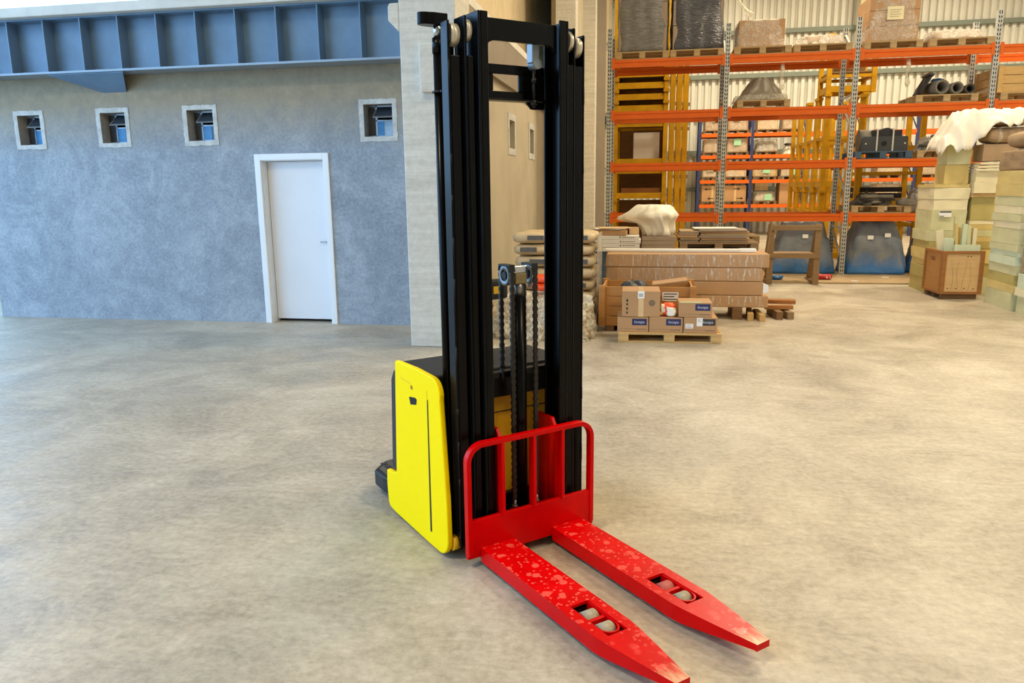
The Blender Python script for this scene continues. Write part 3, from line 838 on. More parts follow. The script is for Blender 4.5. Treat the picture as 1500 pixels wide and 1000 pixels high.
obj('seam', MB().box(-0.262, -0.2605, -0.34, 0.34, 0.603, 0.608), 'ink', bx_)
obj('chassis', MB().box(-0.74, -0.20, -0.36, 0.36, 0.06, 0.20), 'black_satin', T)
for sg in (-1, 1):
    wh = obj('stabiliser_wheel', MB().cyl((-0.66, sg * 0.27, 0.052), (-0.66, sg * 0.32, 0.052), 0.052, 24), 'rubber', T)
    obj('hub', MB().cyl((-0.66, sg * 0.262, 0.052), (-0.66, sg * 0.326, 0.052), 0.022, 14), 'dull_steel', wh)
    obj('leg_root', MB().box(-0.24, 0.02, sg * 0.19 - 0.07, sg * 0.19 + 0.07, 0.03, 0.075), 'black_satin', T)
    obj('pivot_bracket', MB().cyl((-0.13, sg * 0.33, 0.08), (-0.13, sg * 0.36, 0.08), 0.035, 14), 'body_yellow', T)
# folding operator platform
pf = [(-0.74, -0.32), (-0.93, -0.355), (-1.05, -0.355), (-1.15, -0.25), (-1.15, 0.25), (-1.05, 0.355), (-0.93, 0.355), (-0.74, 0.32)]
pl = obj('operator_platform', MB().prism(pf, 0.045, 0.135), 'black_plastic', T, bevel=0.01)
tr = MB()
for i in range(6):
    for j in range(9):
        tr.cbox((-1.09 + i * 0.055, -0.28 + j * 0.07, 0.138), (0.036, 0.03, 0.006), None)
obj('tread_mat', MB().prism([(p[0] * 0.985 - 0.005, p[1] * 0.93) for p in pf], 0.135, 0.138), 'grip_tread', pl)
obj('tread_studs', tr, 'rubber', pl)
# tiller arm with handle head
ti = obj('tiller_arm', MB().bar((-0.68, 0.10, 0.80), (-0.86, 0.27, 1.03), 0.07, 0.05), 'black_plastic', T, bevel=0.006)
th = MB().prism([(-0.06, -0.05), (-0.06, 0.07), (0.10, 0.09), (0.10, -0.02)], 0.22, 0.35, 'y', Matrix.Translation((-0.86, 0, 1.08)))
hd = obj('tiller_head', th, 'black_plastic', ti, bevel=0.015)
obj('grip', MB().tube([(-0.86, 0.12, 1.10), (-0.90, 0.16, 1.14), (-0.90, 0.24, 1.13), (-0.88, 0.30, 1.10), (-0.88, 0.36, 1.12), (-0.90, 0.44, 1.14), (-0.86, 0.48, 1.10)], 0.018), 'rubber', ti)
obj('warning_sticker', MB().box(-0.762, -0.757, 0.255, 0.30, 1.09, 1.13), 'body_yellow', ti)

# ================================================================ PALLETS, CARTONS, LOADS
def make_pallet(name, label, wd, dp, mat='pallet_wood', h=0.135, group=None):
    """pallet centred in xy, long boards along x; parts: deck boards, blocks, bottom boards"""
    r = thing(name, label, 'pallet', group=group)
    nb = max(4, int(dp / 0.17)); bw = dp / nb * 0.72
    bm = mesh('deck_board', MB().box(-wd / 2, wd / 2, -bw / 2, bw / 2, h - 0.02, h)); bm.materials.append(MT[mat])
    for i in range(nb):
        obj('deck_board', bm, None, r, loc=(0, -dp / 2 + bw / 2 + (dp - bw) * i / (nb - 1), 0))
    kb = mesh('block', MB().box(-0.055, 0.055, -0.06, 0.06, 0.018, h - 0.02)); kb.materials.append(MT[mat])
    for x in (-wd / 2 + 0.055, 0, wd / 2 - 0.055):
        for y in (-dp / 2 + 0.06, 0, dp / 2 - 0.06):
            obj('block', kb, None, r, loc=(x, y, 0))
    sk = mesh('bottom_board', MB().box(-wd / 2, wd / 2, -0.05, 0.05, 0, 0.018)); sk.materials.append(MT[mat])
    for y in (-dp / 2 + 0.06, 0, dp / 2 - 0.06):
        obj('bottom_board', sk, None, r, loc=(0, y, 0))
    return r
PH = 0.135

def carton(name, label, w, d, h, loc, rz=0, mat='cardboard', cat='box', group=None, tape=True, tape_x=0.0):
    r = thing(name, label, cat, loc, rz, group)
    b = MB().box(-w / 2, w / 2, -d / 2, d / 2, 0, h)
    obj('carton', b, mat, r, bevel=0.004)
    if tape:
        m = MB().box(tape_x - 0.028, tape_x + 0.028, -d / 2, d / 2, h, h + 0.001).box(tape_x - 0.028, tape_x + 0.028, -d / 2 - 0.001, -d / 2, h * 0.0, h)
        obj('tape', m, 'tape', r)
    return r

def wrapped(name, label, w, d, h, loc, core='cardboard', wrap='film_clear', seed=1, rz=0, cat='load', group=None, kind='box', wt=None, layers=3, grp=None):
    """pallet load: inner goods under a wrinkled stretch film shell"""
    r = thing(name, label, cat, loc, rz, group)
    if kind == 'box':
        rr = random.Random(seed)
        for k in range(layers):
            hh = h / layers
            obj('carton', rough_box(w * rr.uniform(.91, .935), d * .93, hh * 0.97, seed + k, 0.003, 4), core, r, loc=(0, 0, 0.005 + k * hh))
    elif kind == 'lump':
        obj('goods', lump(w * .92, d * .92, h * .85, (wt or w * .7) * .92, d * .7, seed, 40, 8, 3.5, 0.03), core, r, loc=(0, 0, 0.005))
    obj('stretch_film', lump(w * 1.0, d * 1.0, h * 0.98, wt or w * 0.97, d * 0.97 if kind == 'box' else d * 0.75, seed + 9, 72, 14, 7.0 if kind == 'box' else 3.5, 0.012, 11, 0.08 if kind == 'box' else 0.35), wrap, r)
    return r

# ================================================================ FRONT PALLET RACK (orange beams, galvanised uprights)
RY0, RY1 = 14.6, 15.65
PX = [-0.86, 1.21, 3.37, 5.55, 7.73]
LV = [1.12, 2.06, 2.98, 3.88]
RK = thing('pallet_rack', 'tall pallet rack with orange beams and perforated grey uprights', 'rack', (0, RY0, 0.025))
def post_mesh(h=4.4, wd=0.085, dp=0.07):
    m = MB()
    m.box(-wd / 2, -wd / 2 + 0.016, 0, 0.004, 0, h).box(wd / 2 - 0.016, wd / 2, 0, 0.004, 0, h).box(-0.008, 0.008, 0, 0.004, 0, h)
    m.box(-wd / 2, -wd / 2 + 0.003, 0.004, dp, 0, h).box(wd / 2 - 0.003, wd / 2, 0.004, dp, 0, h)
    z = 0.04
    while z < h - 0.05:
        for sg in (-1, 1):
            a, b = sg * (wd / 2 - 0.016), sg * 0.008
            m.add([(a, 0, z), (b, 0, z - 0.022), (b, 0, z + 0.004), (a, 0, z + 0.026), (a, 0.004, z), (b, 0.004, z - 0.022), (b, 0.004, z + 0.004), (a, 0.004, z + 0.026)], [(0, 1, 2, 3), (7, 6, 5, 4), (0, 4, 5, 1), (1, 5, 6, 2), (2, 6, 7, 3), (3, 7, 4, 0)])
        z += 0.068
    m.box(-0.07, 0.07, -0.02, 0.1, 0, 0.008)
    return m
pm = mesh('upright', post_mesh()); pm.materials.append(MT['galvanised'])
iw = mesh('slot_shade_plate', MB().box(-0.039, 0.039, 0.042, 0.045, 0, 4.4)); iw.materials.append(MT['machine_grey'])  # dark plate added for the shade seen through the upright's slots
br = mesh('brace', MB().bar((0, 0.07, 0), (0, 1.0, 0.55), 0.025, 0.035, (1, 0, 0))); br.materials.append(MT['galvanised'])
br2 = mesh('brace', MB().bar((0, 0.07, 0), (0, 1.0, 0), 0.025, 0.035, (1, 0, 0))); br2.materials.append(MT['galvanised'])
for x in PX:
    for y in (0, RY1 - RY0 - 0.07):
        up_o = obj('upright', pm, None, RK, loc=(x, y, 0))
        obj('slot_shade_plate', iw, None, up_o)
    for k in range(7):
        obj('brace', br if k % 2 == 0 else br2, None, RK, loc=(x, 0, 0.25 + k * 0.58))
def beam_mesh(L):
    m = MB(); prof = [(0, 0), (0, 0.062), (0.012, 0.068), (0.012, 0.085), (0.0, 0.09), (0.0, 0.135), (0.05, 0.135), (0.05, 0)]
    vs = [(0, y, z) for y, z in prof] + [(L, y, z) for y, z in prof]; n = len(prof)
    m.add(vs, [tuple(range(n)), tuple(reversed(range(n, 2 * n)))] + [(i, n + i, n + (i + 1) % n, (i + 1) % n) for i in range(n)])
    return m
for i in range(4):
    L = PX[i + 1] - PX[i] - 0.09
    me = mesh('beam', beam_mesh(L)); me.materials.append(MT['rack_orange'])
    cn = mesh('beam_connector', MB().box(-0.005, 0.05, -0.008, 0.0, -0.03, 0.17)); cn.materials.append(MT['rack_orange'])
    for k, z in enumerate(LV):
        if i == 3 and k < 2: continue
        for y in (-0.02, RY1 - RY0 - 0.03):
            bo = obj('beam', me, None, RK, loc=(PX[i] + 0.045, y, z - 0.16))
            obj('beam_connector', cn, None, bo); obj('beam_connector', cn, None, bo, loc=(L - 0.045, 0, 0))
# ---- loads on the front rack
rp = make_pallet('wooden_pallet', 'wooden pallet', 0.98, 1.0)
RYC = (RY0 + RY1) / 2 - 0.03
Z1, Z2, Z3, Z4 = [z + 0.001 for z in LV]
def rack_pallet(x, z, what, sx=1.0):
    return place(rp, (x, RYC, z), 0, what, None, (sx, 1, 1))
rack_pallet(-0.28, Z4, 'wooden pallet under the pale grey film-wrapped load on the top shelf', 0.95)
wrapped('wrapped_load', 'tall pale grey film-wrapped load on the top rack shelf, left end', 0.92, 0.95, 1.25, (-0.28, RYC, Z4 + PH), 'cardboard_grey', 'film_grey', 3)
rack_pallet(0.68, Z4, 'wooden pallet under the dark grey film-wrapped load on the top shelf', 0.95)
wrapped('wrapped_load', 'tall dark grey film-wrapped load on the top rack shelf', 0.92, 0.95, 1.25, (0.68, RYC, Z4 + PH), 'cardboard_grey', 'film_dark', 5)
rack_pallet(1.80, Z4, 'wooden pallet under the wrapped brown carton on the top shelf', 0.98)
wrapped('wrapped_load', 'brown carton in clear film on the top rack shelf, film pulled up to the left', 0.84, 0.9, 0.46, (1.78, RYC, Z4 + PH), 'cardboard', 'film_clear', 8, layers=1)
fs_ = thing('film_strand', 'twisted cream strand of film stretched up from a wrapped carton', 'film', (1.55, RYC - 0.40, Z4 + PH + 0.53))
obj('strand', MB().tube([(0.05, 0, 0), (-0.05, 0, 0.09), (-0.14, 0, 0.20), (-0.24, 0.02, 0.36), (-0.33, 0.05, 0.60)], [0.05, 0.03, 0.018, 0.016, 0.014]), 'film_cream', fs_)
rack_pallet(2.80, Z4, 'wooden pallet under the low crumpled film pack on the top shelf', 0.98)
wrapped('wrapped_load', 'low crumpled film-wrapped pack on the top shelf beside the brown carton', 0.92, 0.92, 0.17, (2.80, RYC, Z4 + PH), 'cardboard_grey', 'film_milky', 11, kind='lump', wt=0.74)
rack_pallet(3.93, Z4, 'wooden pallet under the brown wrapped stack with a paper notice', 0.95)
q = wrapped('wrapped_load', 'tall brown film-wrapped stack with a pale paper notice on the top shelf', 0.86, 0.9, 0.75, (3.93, RYC, Z4 + PH), 'cardboard', 'film_clear', 14, wt=0.72, layers=3)
nt = obj('notice', flat(-0.13, 0.13, 0.34, 0.55, -0.47), 'foam_cream', q)
for k in range(4): obj('text_line', flat(-0.09, 0.09 - 0.03 * (k % 2), 0.49 - k * 0.035, 0.497 - k * 0.035, -0.4725, 0.0008), 'ink_grey', nt)
rack_pallet(5.0, Z4, 'wooden pallet under the flat wrapped boards on the top shelf', 1.02)
wrapped('wrapped_load', 'flat film-wrapped boards on the top shelf, right end', 1.0, 0.95, 0.16, (5.0, RYC, Z4 + PH), 'cardboard_grey', 'film_milky', 17, kind='lump', wt=0.82)
# second shelf
rack_pallet(1.86, Z3, 'wooden pallet under the grey tarpaulin mound on the rack', 0.92)
tm = thing('tarpaulin_mound', 'pointed mound of goods under grey tarpaulin on the second rack shelf', 'load', (1.86, RYC, Z3 + PH))
obj('tarpaulin', lump(0.90, 0.9, 0.38, 0.36, 0.5, 21, 64, 12, 3.0, 0.03, 7, 0.25, power=1.0), 'grey_tarp', tm)
obj('film_skirt', lump(0.95, 0.95, 0.10, 0.90, 0.90, 22, 64, 5, 5, 0.02, 13, 0.02), 'film_clear', tm, loc=(0, 0, 0.0))
rack_pallet(4.85, Z3, 'weathered pallet carrying the black trays and pipes', 1.0)
pt = thing('plastic_tray', 'black ribbed plastic tray leaning on the pallet of pipes', 'tray', (4.50, RYC - 0.25, Z3 + PH), 0)
tm_ = Matrix.Rotation(R(28), 4, 'Y')
obj('shell', MB().box(-0.02, 0.02, -0.2, 0.2, 0.0, 0.36, Matrix.Translation((-0.06, 0, 0.02)) @ tm_), 'rubber', pt, bevel=0.015)
obj('rim', MB().box(-0.05, 0.03, -0.22, 0.22, 0.33, 0.38, Matrix.Translation((-0.06, 0, 0.02)) @ tm_), 'machine_grey', pt, bevel=0.01)
for i, (x, r_, l_, m_) in enumerate(((4.72, 0.12, 'thick dark rubber pipe on the rack pallet beside the black tray', 'hose_grey'), (4.99, 0.10, 'open-ended grey pipe on the rack pallet of rubber parts', 'hose_grey'), (5.23, 0.08, 'short dark pipe at the right end of the pallet of rubber parts', 'rag_dark'))):
    p_ = thing('rubber_pipe', l_, 'pipe', (x, RYC - 0.1, Z3 + PH + r_), R(6 - 5 * i), 'rubber pipes on the rack pallet')
    obj('wall', MB().pipe((0, -0.4, 0), (0, 0.4, 0), r_, r_ * 0.72), m_, p_)
bf = thing('blue_pouch', 'small blue bag lying on top of the rubber pipes', 'bag', (4.86, RYC + 0.1, Z3 + PH + 0.235))
obj('pouch', pillow(0.2, 0.18, 0.09, 5), 'blue_plastic', bf)
rack_pallet(6.17, Z3, 'wooden pallet under the plank-sided crate at the rack end')
def plank_crate(name, label, w, d, h, loc, n, mat, rz=0, cat='crate', open_top=True, posts=True):
    r = thing(name, label, cat, loc, rz)
    ph = h / n
    pf_ = mesh('plank', MB().box(-w / 2, w / 2, -0.011, 0.011, 0.004, ph - 0.004)); pf_.materials.append(MT[mat])
    ps_ = mesh('plank', MB().box(-0.011, 0.011, -d / 2, d / 2, 0.004, ph - 0.004)); ps_.materials.append(MT[mat])
    for k in range(n):
        for y in (-d / 2, d / 2): obj('plank', pf_, None, r, loc=(0, y, k * ph))
        for x in (-w / 2 + .012, w / 2 - .012): obj('plank', ps_, None, r, loc=(x, 0, k * ph))
    if posts:
        pc = mesh('corner_post', MB().box(-0.035, 0.035, -0.03, 0.03, 0, h + 0.01)); pc.materials.append(MT[mat])
        for x in (-w / 2 - 0.0, w / 2 + 0.0):
            for y in (-d / 2 - 0.035, d / 2 + 0.035): obj('corner_post', pc, None, r, loc=(x, y, 0))
    obj('base', MB().box(-w / 2, w / 2, -d / 2, d / 2, 0, 0.02), mat, r)
    if not open_top: obj('lid', MB().box(-w / 2, w / 2, -d / 2, d / 2, h - .02, h), mat, r)
    return r
plank_crate('wooden_crate', 'closed pale plank crate at the right end of the second rack shelf', 1.05, 0.9, 0.42, (6.17, RYC, Z3 + PH), 3, 'pine', open_top=False)
# third shelf
bp = make_pallet('blue_pallet', 'blue painted pallet under the strapped black machine part', 0.94, 0.95, 'pallet_blue'); bp.location = (3.92, RYC, Z2)
mp_ = thing('machine_part', 'black cast machine part strapped to a blue pallet on the rack', 'machine part', (3.93, RYC - 0.1, Z2 + PH))
obj('front_plate', MB().prism([(-0.37, 0), (0.39, 0), (0.39, 0.23), (0.37, 0.25), (-0.34, 0.25), (-0.37, 0.22)], -0.33, -0.28, 'y').cyl((0.0, -0.335, 0.13), (0.0, -0.325, 0.13), 0.05, 20), 'machine_grey', mp_, bevel=0.008)
obj('bore', MB().cyl((0.0, -0.338, 0.13), (0.0, -0.331, 0.13), 0.045, 20), 'dark_void', mp_)
obj('housing', MB().prism([(-0.20, 0.0), (0.30, 0.0), (0.30, 0.36), (-0.20, 0.36)], -0.28, 0.3, 'y').cyl((0.05, -0.27, 0.27), (0.05, 0.3, 0.27), 0.13, 20), 'rubber', mp_, bevel=0.01)
obj('barrel', MB().cyl((-0.38, -0.1, 0.19), (-0.14, -0.1, 0.19), 0.19, 24), 'hose_grey', mp_)
for x in (-0.12, 0.14): obj('strap', MB().box(x - 0.012, x + 0.012, -0.338, -0.331, 0, 0.38).box(x - .012, x + .012, -0.335, 0.3, 0.375, 0.382), 'strap', mp_)
for x in (-0.30, 0.34): obj('bolt_hole', MB().cyl((x, -0.334, 0.13), (x, -0.329, 0.13), 0.014, 10), 'strap', mp_)
rack_pallet(4.93, Z2, 'wooden pallet under the film-wrapped coil of hose', 0.95)
hc = thing('hose_bundle', 'film-wrapped tangle of grey hose on the third rack shelf', 'hose', (4.90, RYC - 0.1, Z2 + PH))
for k in range(4):
    pts = [(0.05 * k - 0.1 + (0.22 - .02 * k) * math.cos(a_ * 0.5 + k), (0.22) * math.sin(a_ * 0.5 + k) - 0.1, 0.075 + 0.05 * k + 0.03 * math.sin(a_ + k)) for a_ in range(0, 14)]
    obj('hose_coil', MB().tube(pts, 0.035, 8), 'hose_grey', hc)
obj('stretch_film', lump(0.8, 0.8, 0.2, 0.5, 0.5, 31, 48, 8, 2.6, 0.04, 9, 0.5), 'film_milky', hc)
# lowest shelf
rack_pallet(3.95, Z1, 'weathered pallet under the heap of dark rags on the lowest shelf', 1.0)
rg = thing('rag_heap', 'heap of dark cloth and hose on the lowest rack shelf', 'cloth', (3.82, RYC - 0.1, Z1 + PH))
obj('cloth', lump(0.62, 0.7, 0.16, 0.30, 0.3, 41, 56, 10, 2.3, 0.06, 6, 0.8, 6.0), 'rag_dark', rg)
for k in range(3):
    pts = [(-0.2 + 0.09 * a_ + 0.04 * math.sin(k * 3 + a_), -0.28 - 0.03 * k + 0.05 * math.cos(a_ * 1.3 + k), 0.06 + 0.05 * k) for a_ in range(7)]
    obj('hose', MB().tube(pts, 0.032), 'rag_dark' if k % 2 else 'hose_grey', rg)
sc = thing('cloth_roll', 'pale grey rag roll at the front of the dark rag heap', 'cloth', (4.37, RYC - 0.46, Z1 + PH))
obj('cloth', pillow(0.34, 0.16, 0.11, 3, wr=0.03), 'hose_grey', sc)
gb = thing('wrapped_bundle', 'rounded film-wrapped bundle beside the rag heap on the lowest shelf', 'bundle', (4.74, RYC, Z1))
obj('goods', lump(0.46, 0.6, 0.36, 0.30, 0.4, 44, 40, 8, 2.5, 0.03, 5, 0.4), 'cardboard_grey', gb)
obj('stretch_film', lump(0.5, 0.64, 0.39, 0.33, 0.43, 45, 56, 10, 2.5, 0.03, 9, 0.4), 'film_milky', gb)
for i, (x, z, l_) in enumerate(((4.22, Z4, 'torn film scrap hanging below the tall notice stack'), (2.16, Z4, 'torn film scrap hanging below the wrapped brown carton'))):
    s_ = thing('hanging_film', l_, 'film', (x, RY0 + 0.1, z - 0.16))
    obj('film', MB().tube([(0, 0, 0.0), (0.01, 0, -0.12), (-0.01, 0.01, -0.26), (0.015, 0, -0.4), (0, 0, -0.46)], [0.03, 0.04, 0.022, 0.045, 0.01], 7), 'film_cream', s_)

# ================================================================ REAR RACK against the corrugated wall
RR_ = thing('pallet_rack', 'far pallet rack with dark blue uprights against the corrugated wall', 'rack', (0, 26.0, 0))
QX = [1.40 + 1.63 * k for k in range(6)]
QL = [1.02, 1.80, 2.58, 3.26]
um = mesh('upright', MB().box(-0.045, 0.045, 0, 0.06, 0, 4.0)); um.materials.append(MT['rack_blue'])
qb = mesh('beam', MB().box(0.045, 1.63 - 0.045, -0.03, 0.02, -0.11, 0)); qb.materials.append(MT['rack_orange'])
xb2 = mesh('brace', MB().bar((0, 0.03, 0), (0, 0.95, 0.7), 0.03, 0.03, (1, 0, 0))); xb2.materials.append(MT['rack_blue'])
for x in QX:
    for y in (0, 0.95): obj('upright', um, None, RR_, loc=(x, y, 0))
    for k in range(5): obj('brace', xb2, None, RR_, loc=(x, 0, 0.2 + 0.75 * k))
for x in QX[:-1]:
    for z in QL:
        for y in (0, 0.93): obj('beam', qb, None, RR_, loc=(x, y, z))
spal = MB()
for y in (-0.4, -0.2, 0, 0.2, 0.4): spal.box(-0.36, 0.36, y - 0.07, y + 0.07, 0.08, 0.10)
for x in (-0.32, 0, 0.32): spal.box(x - 0.04, x + 0.04, -0.45, 0.45, 0.0, 0.08)
spm = mesh('wooden_pallet', spal); spm.materials.append(MT['old_wood'])
rear = []
def rear_pallet(x, z, lab):
    tag(obj('wooden_pallet', spm, None, loc=(x, 26.5, z + 0.001)), lab, 'pallet', 'pallets on the far rack')
def rear_box(x, z, w, h, mat, lab, film_='film_clear', note=None, seed=1, kind='box'):
    rear_pallet(x, z, 'pallet beneath the ' + lab.replace('wrapped ', '').replace(' with printed arrows', '').replace(' next to yellow posts', '').replace(' with a carton lid', '').replace(' with green note', ''))
    r = wrapped('wrapped_load', lab, w, 0.85, h, (x, 26.5, z + 0.101), mat, film_, seed, group='wrapped loads on the far rack', kind=kind, layers=2) if film_ else carton('cardboard_box', lab, w, 0.85, h, (x, 26.5, z + 0.101), 0, mat, 'box', 'wrapped loads on the far rack')
    if note:
        nx, nz = note
        obj('green_note', flat(nx - 0.11, nx + 0.11, nz - 0.1, nz + 0.1, -0.45), 'paper_green', r)
    return r
B0, B1 = QX[0], QX[1]
lv = QL
top_, up_, mid_, low_ = lv[3], lv[2], lv[1], lv[0]
rear_box(B0 + 0.46, top_, 0.66, 0.5, 'cardboard', 'wrapped brown load with green note on the top far shelf, first bay, outer end', note=(0.02, 0.36), seed=1)
rear_box(B0 + 1.18, top_, 0.66, 0.5, 'cardboard', 'wrapped brown load with green note on the top far shelf, first bay, second place', note=(-0.05, 0.38), seed=2)
rear_box(B1 + 0.46, top_, 0.66, 0.5, 'cardboard_pale', 'crumpled clear-wrapped tan load on the top far shelf without a note', seed=3)
rear_box(B1 + 1.20, top_, 0.60, 0.5, 'cardboard', 'wrapped tan load with green note on the top far shelf next to yellow posts', note=(0.05, 0.42), seed=4)
rear_box(B0 + 0.46, up_, 0.68, 0.41, 'cardboard', 'wrapped plain brown load on the second far shelf, first bay', seed=5)
rear_box(B0 + 1.18, up_, 0.68, 0.42, 'cardboard', 'wrapped brown load with green note on the second far shelf', note=(0.0, 0.30), seed=6)
rear_box(B1 + 0.46, up_, 0.76, 0.36, 'cardboard_grey', 'bulging film-wrapped load with a carton lid on the second far shelf', 'film_milky', seed=7, kind='lump')
wl = thing('white_sack_bundle', 'round white bundle with dark tie on the second far shelf', 'bundle', (B1 + 1.22, 26.5, up_ + 0.002))
obj('cloth', lump(0.52, 0.6, 0.26, 0.3, 0.35, 12, 40, 8, 2.4, 0.03, 7, 0.5), 'white_tarp', wl); obj('tie', lump(0.34, 0.4, 0.05, 0.30, 0.35, 13, 24, 3, 2.4, 0.01), 'rag_dark', wl, loc=(0, 0, 0.30))
rear_box(B0 + 0.46, mid_, 0.70, 0.36, 'cardboard_pale', 'low wrapped load with green note on the middle far shelf, first bay', note=(-0.08, 0.28), seed=8)
rear_box(B0 + 1.18, mid_, 0.70, 0.36, 'cardboard_pale', 'low wrapped tan load on the middle far shelf, first bay', seed=9)
rear_box(B1 + 0.44, mid_, 0.80, 0.36, 'rail_yellow', 'yellow wrapped load with pale note on the middle far shelf', note=(0.05, 0.2), seed=10)
rear_box(B1 + 1.22, mid_, 0.58, 0.36, 'cardboard_pale', 'wrapped cream load with green note on the middle far shelf', 'film_milky', note=(0.12, 0.14), seed=11)
for i, (x, l_) in enumerate(((B0 + 0.46, 'brown carton with printed arrows on the lowest far shelf, outer end'), (B0 + 1.18, 'brown carton with printed arrows on the lowest far shelf beside the blue upright'))):
    c_ = rear_box(x, low_, 0.68, 0.5, 'cardboard', l_, None)
    for k, (ax, az, dr) in enumerate(((-0.15 + 0.2 * i, 0.39, -1 if i == 0 else 1), (-0.05 + 0.2 * i, 0.09, -1 if i == 0 else 1))):
        obj('printed_arrow', MB().prism([(ax - 0.10 * dr, az - 0.012), (ax + 0.03 * dr, az - 0.012), (ax + 0.03 * dr, az - 0.045), (ax + 0.11 * dr, az), (ax + 0.03 * dr, az + 0.045), (ax + 0.03 * dr, az + 0.012), (ax - 0.10 * dr, az + 0.012)], -0.428, -0.426, 'y'), 'ink', c_)
rear_box(B1 + 0.48, low_, 0.72, 0.28, 'cardboard_pale', 'film-wrapped lump with green note on the lowest far shelf', 'film_milky', note=(0.1, 0.12), seed=14, kind='lump', )
carton('cardboard_box', 'small carton with red mark set on the wrapped lump of the far shelf', 0.42, 0.4, 0.26, (B1 + 0.40, 26.55, low_ + 0.43), 0, 'cardboard_pale')
carton('cardboard_box', 'large plain brown carton on the lowest far shelf next to yellow posts', 0.62, 0.8, 0.66, (B1 + 1.24, 26.5, low_ + 0.002), 0, 'cardboard', tape=False)
for i, (x, z, h_, mt, lab) in enumerate(((7.2, mid_, 0.42, 'cardboard_pale', 'long low wrapped load on the far middle shelf behind the machine part'), (8.45, mid_, 0.40, 'cardboard_pale', 'wrapped straw-coloured load on the far middle shelf behind the rags'), (7.2, up_, 0.41, 'cardboard', 'wrapped brown load on the far shelf behind the black machine part'), (8.6, low_, 0.5, 'cardboard_pale', 'straw-coloured wrapped load on the far lowest shelf'), (7.2, low_, 0.5, 'cardboard', 'wrapped brown load on the far lowest shelf behind the rags'))):
    rear_box(x, z, 0.7, h_, mt, lab, 'film_milky', seed=20 + i)

# ================================================================ YELLOW STEEL STILLAGES
def make_stillage(wd, dp, h, label, group, rails=(0.12,), deck=True, back=False):
    r = thing('post_stillage', label, 'stillage', group=group)
    pc = mesh('post', MB().box(-0.045, 0.045, -0.045, 0.045, 0, h - 0.06)); pc.materials.append(MT['rail_yellow'])
    cu = mesh('cup', MB().box(-0.062, 0.062, -0.062, 0.062, h - 0.06, h)); cu.materials.append(MT['rail_yellow'])
    for x in (-wd / 2, wd / 2):
        for y in (-dp / 2, dp / 2):
            p_ = obj('post', pc, None, r, loc=(x, y, 0)); obj('cup', cu, None, p_)
    for z in rails:
        hh = 0.12 if z < 0.3 else 0.06
        for y in (-dp / 2, dp / 2): obj('rail', MB().box(-wd / 2, wd / 2, y - 0.03, y + 0.03, z, z + hh), 'rail_yellow', r)
        for x in (-wd / 2, wd / 2): obj('rail', MB().box(x - 0.03, x + 0.03, -dp / 2, dp / 2, z, z + hh), 'rail_yellow', r)
    if back: obj('back_panel', MB().box(-wd / 2, wd / 2, dp / 2 - 0.02, dp / 2, rails[0], h - 0.03), 'dark_wood', r)
    if deck: obj('deck', MB().box(-wd / 2, wd / 2, -dp / 2, dp / 2, rails[0] + 0.1, rails[0] + 0.12), 'old_wood', r)
    return r
SY = 17.3
GS = 'yellow steel stillages behind the orange rack'
def st(w_, d_, h_, loc, lab, rails=(0.12,), deck=True):
    s_ = make_stillage(w_, d_, h_, lab, GS, rails, deck, loc[0] < 0); s_.location = loc; return s_
st(1.05, 1.2, 1.36, (-0.33, SY + 0.3, 0), 'bottom yellow stillage of the tall stack by the left rack end', (0.1, 0.95))
st(1.05, 1.2, 0.72, (-0.33, SY + 0.3, 1.36), 'second yellow stillage up, holding brown timber, in the tall left stack', (0.02, 0.55))
st(1.05, 1.2, 1.10, (-0.33, SY + 0.3, 2.08), 'third yellow stillage up, holding a pale carton, in the tall left stack', (0.02, 0.8))
for k in range(5):
    st(1.05, 1.2, 0.23, (-0.33, SY + 0.3, 3.18 + 0.23 * k), 'flat empty yellow stillage nested on the tall left stack, layer %s from its top' % ('fifth', 'fourth', 'third', 'second', 'first')[k], (0.02,))
st(1.05, 1.2, 1.35, (-0.33, SY + 0.3, 4.332), 'uppermost yellow stillage of the tall left stack behind the grey loads', (0.02, 0.7))
carton('cardboard_box', 'pale grey carton inside the yellow stillage stack', 0.55, 0.7, 0.55, (-0.20, SY + 0.2, 2.08 + 0.141), 0, 'carton_white', tape=False)
for k in range(3):
    pk = obj('timber_piece', MB().box(-0.42, 0.42, -0.07, 0.07, 0, 0.10), 'brown_block', loc=(-0.30, SY - 0.1 + 0.22 * k, 1.36 + 0.141)); tag(pk, ('front', 'middle', 'rearmost')[k] + ' brown timber piece lying in the yellow stillage stack', 'timber', 'timber in the stillage')
rp2 = [(0.33, 'yellow stillage folded upright touching the tall left stack', 4.4), (0.47, 'yellow stillage folded upright between two others beside the left stack', 4.35), (0.61, 'outermost yellow stillage post frame right of the tall left stack', 4.2)]
for i, (x, l_, h_) in enumerate(rp2):
    r = thing('folded_stillage', l_, 'stillage', (x, SY + 0.2 + i * 0.12, 0), 0, 'upright yellow frames by the left stack')
    for y in (-0.5, 0.5): obj('post', MB().box(-0.05, 0.05, y - 0.05, y + 0.05, 0, h_), 'rail_yellow', r)
    for z in (0.6, 1.5, 2.4, 3.3, 4.0): obj('rail', MB().box(-0.03, 0.03, -0.5, 0.5, z, z + 0.08), 'rail_yellow', r)
    for k in range(7): obj('clip', MB().box(0.05, 0.085, -0.53, -0.47, 0.8 + 0.5 * k, 0.87 + 0.5 * k), 'old_wood', r)
